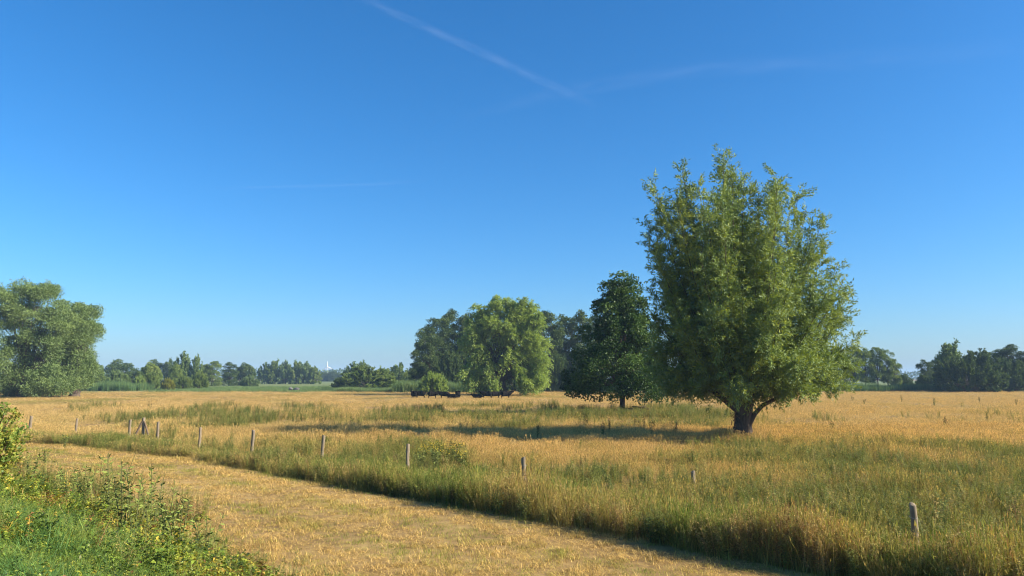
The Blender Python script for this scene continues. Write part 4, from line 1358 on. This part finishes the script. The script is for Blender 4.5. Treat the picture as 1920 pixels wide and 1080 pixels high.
ORD = "first second third fourth fifth sixth seventh eighth ninth tenth eleventh twelfth thirteenth fourteenth fifteenth sixteenth seventeenth eighteenth nineteenth twentieth".split()
RW = [(800, 833), (812, 838), (826, 832), (835, 843), (848, 836), (860, 842), (868, 850), (818, 850), (790, 845)]
for i, (px, py) in enumerate(sorted(RW)):
    p = ground_at(px, py, .85)
    herb_plant("ragwort_plant", 400 + i, 1.0 + .03 * (i % 4), 7, M['weed_leaf_plain'], M['petal'], (15, .10, .09, .034), f"{ORD[i]} yellow ragwort from the left in the patch behind the fence", "plant", "ragwort patch behind the fence", (p[0], p[1], hz(p[0], p[1])))
for i, (px, py, hh, lab) in enumerate(((122, 822, .9, "orange-yellow flowering weed at the foot of the bank, top of the bank's edge"), (85, 846, .8, "small orange-yellow flowering weed lower on the bank"))):
    p = ground_at(px, py, .6)
    herb_plant("ragwort_plant", 430 + i, hh, 4, M['weed_leaf_plain'], M['petal'], (7, .06, .06, .035), lab, "plant", "yellow flowers on the bank", (p[0], p[1], hz(p[0], p[1])))
MW = [(213, 853, 1.5, "tallest dark mugwort standing out against the mown strip"), (237, 866, 1.2, "mugwort beside the tallest one on the bank"), (258, 880, 1.1, "mugwort right of the tall pair on the bank"), (290, 872, 1.0, "thin mugwort stem rising over the mown strip"),
      (318, 905, .9, "low mugwort at the right end of the weeds"), (130, 862, 1.2, "mugwort at the left of the bank near the yellow flowers"), (160, 868, 1.0, "slanting dark weed between the two mugwort groups"), (60, 850, 1.3, "mugwort near the left picture edge"),
      (340, 935, .8, "mugwort at the toe of the bank where the brambles end"), (390, 960, .7, "small mugwort lower down the toe of the bank")]
for i, (px, py, hh, lab) in enumerate(MW):
    d = {0: 15.5, 1: 15, 2: 14.8, 3: 16, 4: 15, 5: 18, 6: 17, 7: 20, 8: 14.6, 9: 14.2}[i]
    p = at_dist(px, py, d)
    g = hz(p[0], p[1])
    herb_plant("mugwort_plant", 450 + i, max(.4, p[2] - g), 5, M['mugwort_leaf'], M['mugwort_leaf'], (14, .05, .28, .024), lab, "plant", "mugwort on the bank", (p[0], p[1], g))
# dark dock stalks in the meadow
r = np.random.default_rng(91)
DK = [(1188, 790), (1205, 798), (1221, 803), (1142, 796), (1096, 792), (1008, 806), (1265, 800), (660, 790), (600, 795), (1690, 748), (1750, 752), (1836, 749), (1620, 752), (1598, 747), (1905, 755), (1560, 800), (440, 765), (282, 760), (1770, 790), (1130, 806)]
for i, (px, py) in enumerate(sorted(DK)):
    p = ground_at(px, py, .6)
    herb_plant("dock_plant", 500 + i, 1.05, 3, M['weed_leaf_plain'], M['seed_head'], (26, .035, .40, .06), f"{ORD[i]} dark brown dock stalk from the left in the open meadow", "plant", "dock stalks scattered over the meadow", (p[0], p[1], hz(p[0], p[1])))

# pale stones lying at the pasture's edge
b = ground_at(545, 735)
for i, (dx, w, hh) in enumerate(((0, 1.0, .6), (1.6, 1.5, .5))):
    bm = bmesh.new()
    bmesh.ops.create_icosphere(bm, subdivisions=2, radius=1.0)
    rr = np.random.default_rng(600 + i)
    for v in bm.verts:
        v.co *= 1 + rr.normal(0, .09)
        v.co.x *= w * .6; v.co.y *= .7; v.co.z = max(v.co.z * hh, -.15)
    me = bpy.data.meshes.new("stone"); bm.to_mesh(me); bm.free(); me.materials.append(M['pale_stone'])
    o = obj("stone", me, label=("higher pale grey stone at the pasture's edge below the willow clump", "flat long pale stone beside the higher one at the pasture's edge")[i], cat="stone")
    o.location = (b[0] + dx, b[1], .75)

# ------------------------------------------------------------------ contrails and wisps, high above
def trail_mat(name, strength, seed):
    m, n, l = new_mat(name)
    tc = n.new("ShaderNodeUVMap"); tc.uv_map = "UVMap"
    sp = n.new("ShaderNodeSeparateXYZ"); l.new(tc.outputs[0], sp.inputs[0])
    # soft across (v), fading at both ends (u), broken by noise
    vv = math_node(n, l, 'MULTIPLY', math_node(n, l, 'MULTIPLY', sp.outputs[1], math_node(n, l, 'SUBTRACT', 1.0, sp.outputs[1])), 4.0)
    vv = math_node(n, l, 'POWER', vv, 2.2)
    uu = math_node(n, l, 'MULTIPLY', math_node(n, l, 'MULTIPLY', sp.outputs[0], math_node(n, l, 'SUBTRACT', 1.0, sp.outputs[0])), 4.0)
    uu = math_node(n, l, 'POWER', uu, .8)
    mp = n.new("ShaderNodeMapping"); mp.inputs["Scale"].default_value = (7, 1.6, 1); mp.inputs["Location"].default_value = (seed, seed * 2, 0)
    l.new(tc.outputs[0], mp.inputs[0])
    nz = n.new("ShaderNodeTexNoise"); nz.inputs["Scale"].default_value = 2.0; nz.inputs["Detail"].default_value = 6
    l.new(mp.outputs[0], nz.inputs["Vector"])
    nn = math_node(n, l, 'MULTIPLY', math_node(n, l, 'MAXIMUM', math_node(n, l, 'SUBTRACT', nz.outputs["Fac"], .25), 0.0), 2.0)
    a = math_node(n, l, 'MULTIPLY', math_node(n, l, 'MULTIPLY', uu, vv), math_node(n, l, 'MULTIPLY', nn, strength))
    d = n.new("ShaderNodeBsdfTranslucent"); d.inputs["Color"].default_value = (.85, .88, .95, 1)
    e = n.new("ShaderNodeBsdfDiffuse"); e.inputs["Color"].default_value = (.85, .88, .95, 1)
    ad = n.new("ShaderNodeAddShader"); l.new(d.outputs[0], ad.inputs[0]); l.new(e.outputs[0], ad.inputs[1])
    tr = n.new("ShaderNodeBsdfTransparent")
    mx = n.new("ShaderNodeMixShader"); l.new(a, mx.inputs[0]); l.new(tr.outputs[0], mx.inputs[1]); l.new(ad.outputs[0], mx.inputs[2])
    out = n.new("ShaderNodeOutputMaterial"); l.new(mx.outputs[0], out.inputs["Surface"])
    return m


def trail(name, line, wpx, strength, label, cat, seed, alt=9000.0):
    """a band of thin ice cloud at flight height"""
    pts = []
    for px, py in line:
        d = ray(px, py); t = (alt - CAMZ) / d[2]
        pts.append(np.array([d[0] * t, d[1] * t, alt]))
    pts = np.array(pts)
    tt = np.linspace(0, 1, 24)
    Q = np.stack([np.interp(tt, np.linspace(0, 1, len(pts)), pts[:, i]) for i in range(3)], -1)
    T = np.gradient(Q, axis=0); T /= np.linalg.norm(T, axis=1)[:, None]
    Nn = np.stack([-T[:, 1], T[:, 0], T[:, 2] * 0], -1)
    V, uv = [], []
    for i in range(24):
        w = wpx * (.7 + .6 * tt[i])
        V += [Q[i] - Nn[i] * w, Q[i] + Nn[i] * w]
    Fq = np.array([(2 * i, 2 * i + 2, 2 * i + 3, 2 * i + 1) for i in range(23)])
    me = mesh_np(name, np.array(V), Fq, [trail_mat(name + "_ice", strength, seed)])
    u = me.uv_layers.new(name="UVMap")
    for p in me.polygons:
        for li in p.loop_indices:
            vi = me.loops[li].vertex_index
            u.data[li].uv = (tt[vi // 2], vi % 2)
    obj(name, me, kind="stuff", label=label)


trail("contrail", [(600, -45), (740, 25), (880, 88), (1000, 145), (1130, 205)], 330, .046, "thin straight vapour trail slanting down across the blue sky", "contrail", 3)
trail("cirrus_band", [(860, 225), (1040, 175), (1300, 130), (1620, 112), (2000, 85)], 900, .02, "faint wide cloud band crossing the vapour trail", "cloud", 5)
trail("cirrus_wisp", [(370, 354), (520, 350), (700, 346), (800, 338)], 350, .03, "small pale cloud wisp low in the sky", "cloud", 8)

# ------------------------------------------------------------------ haze over the land
def haze():
    me = bpy.data.meshes.new("haze")
    bm = bmesh.new()
    bmesh.ops.create_cube(bm, size=1.0)
    bm.to_mesh(me); bm.free()
    o = obj("haze", me, kind="stuff", label="thin bluish summer haze over the land")
    o.scale = (19000, 13000, 57)
    o.location = (0, 2950, 26)
    m, n, l = new_mat("haze_air")
    v = n.new("ShaderNodeVolumePrincipled")
    v.inputs["Color"].default_value = (.50, .74, 1.0, 1)
    v.inputs["Density"].default_value = 0.00022
    v.inputs["Anisotropy"].default_value = 0.0
    out = n.new("ShaderNodeOutputMaterial"); l.new(v.outputs[0], out.inputs["Volume"])
    me.materials.append(m)


haze()
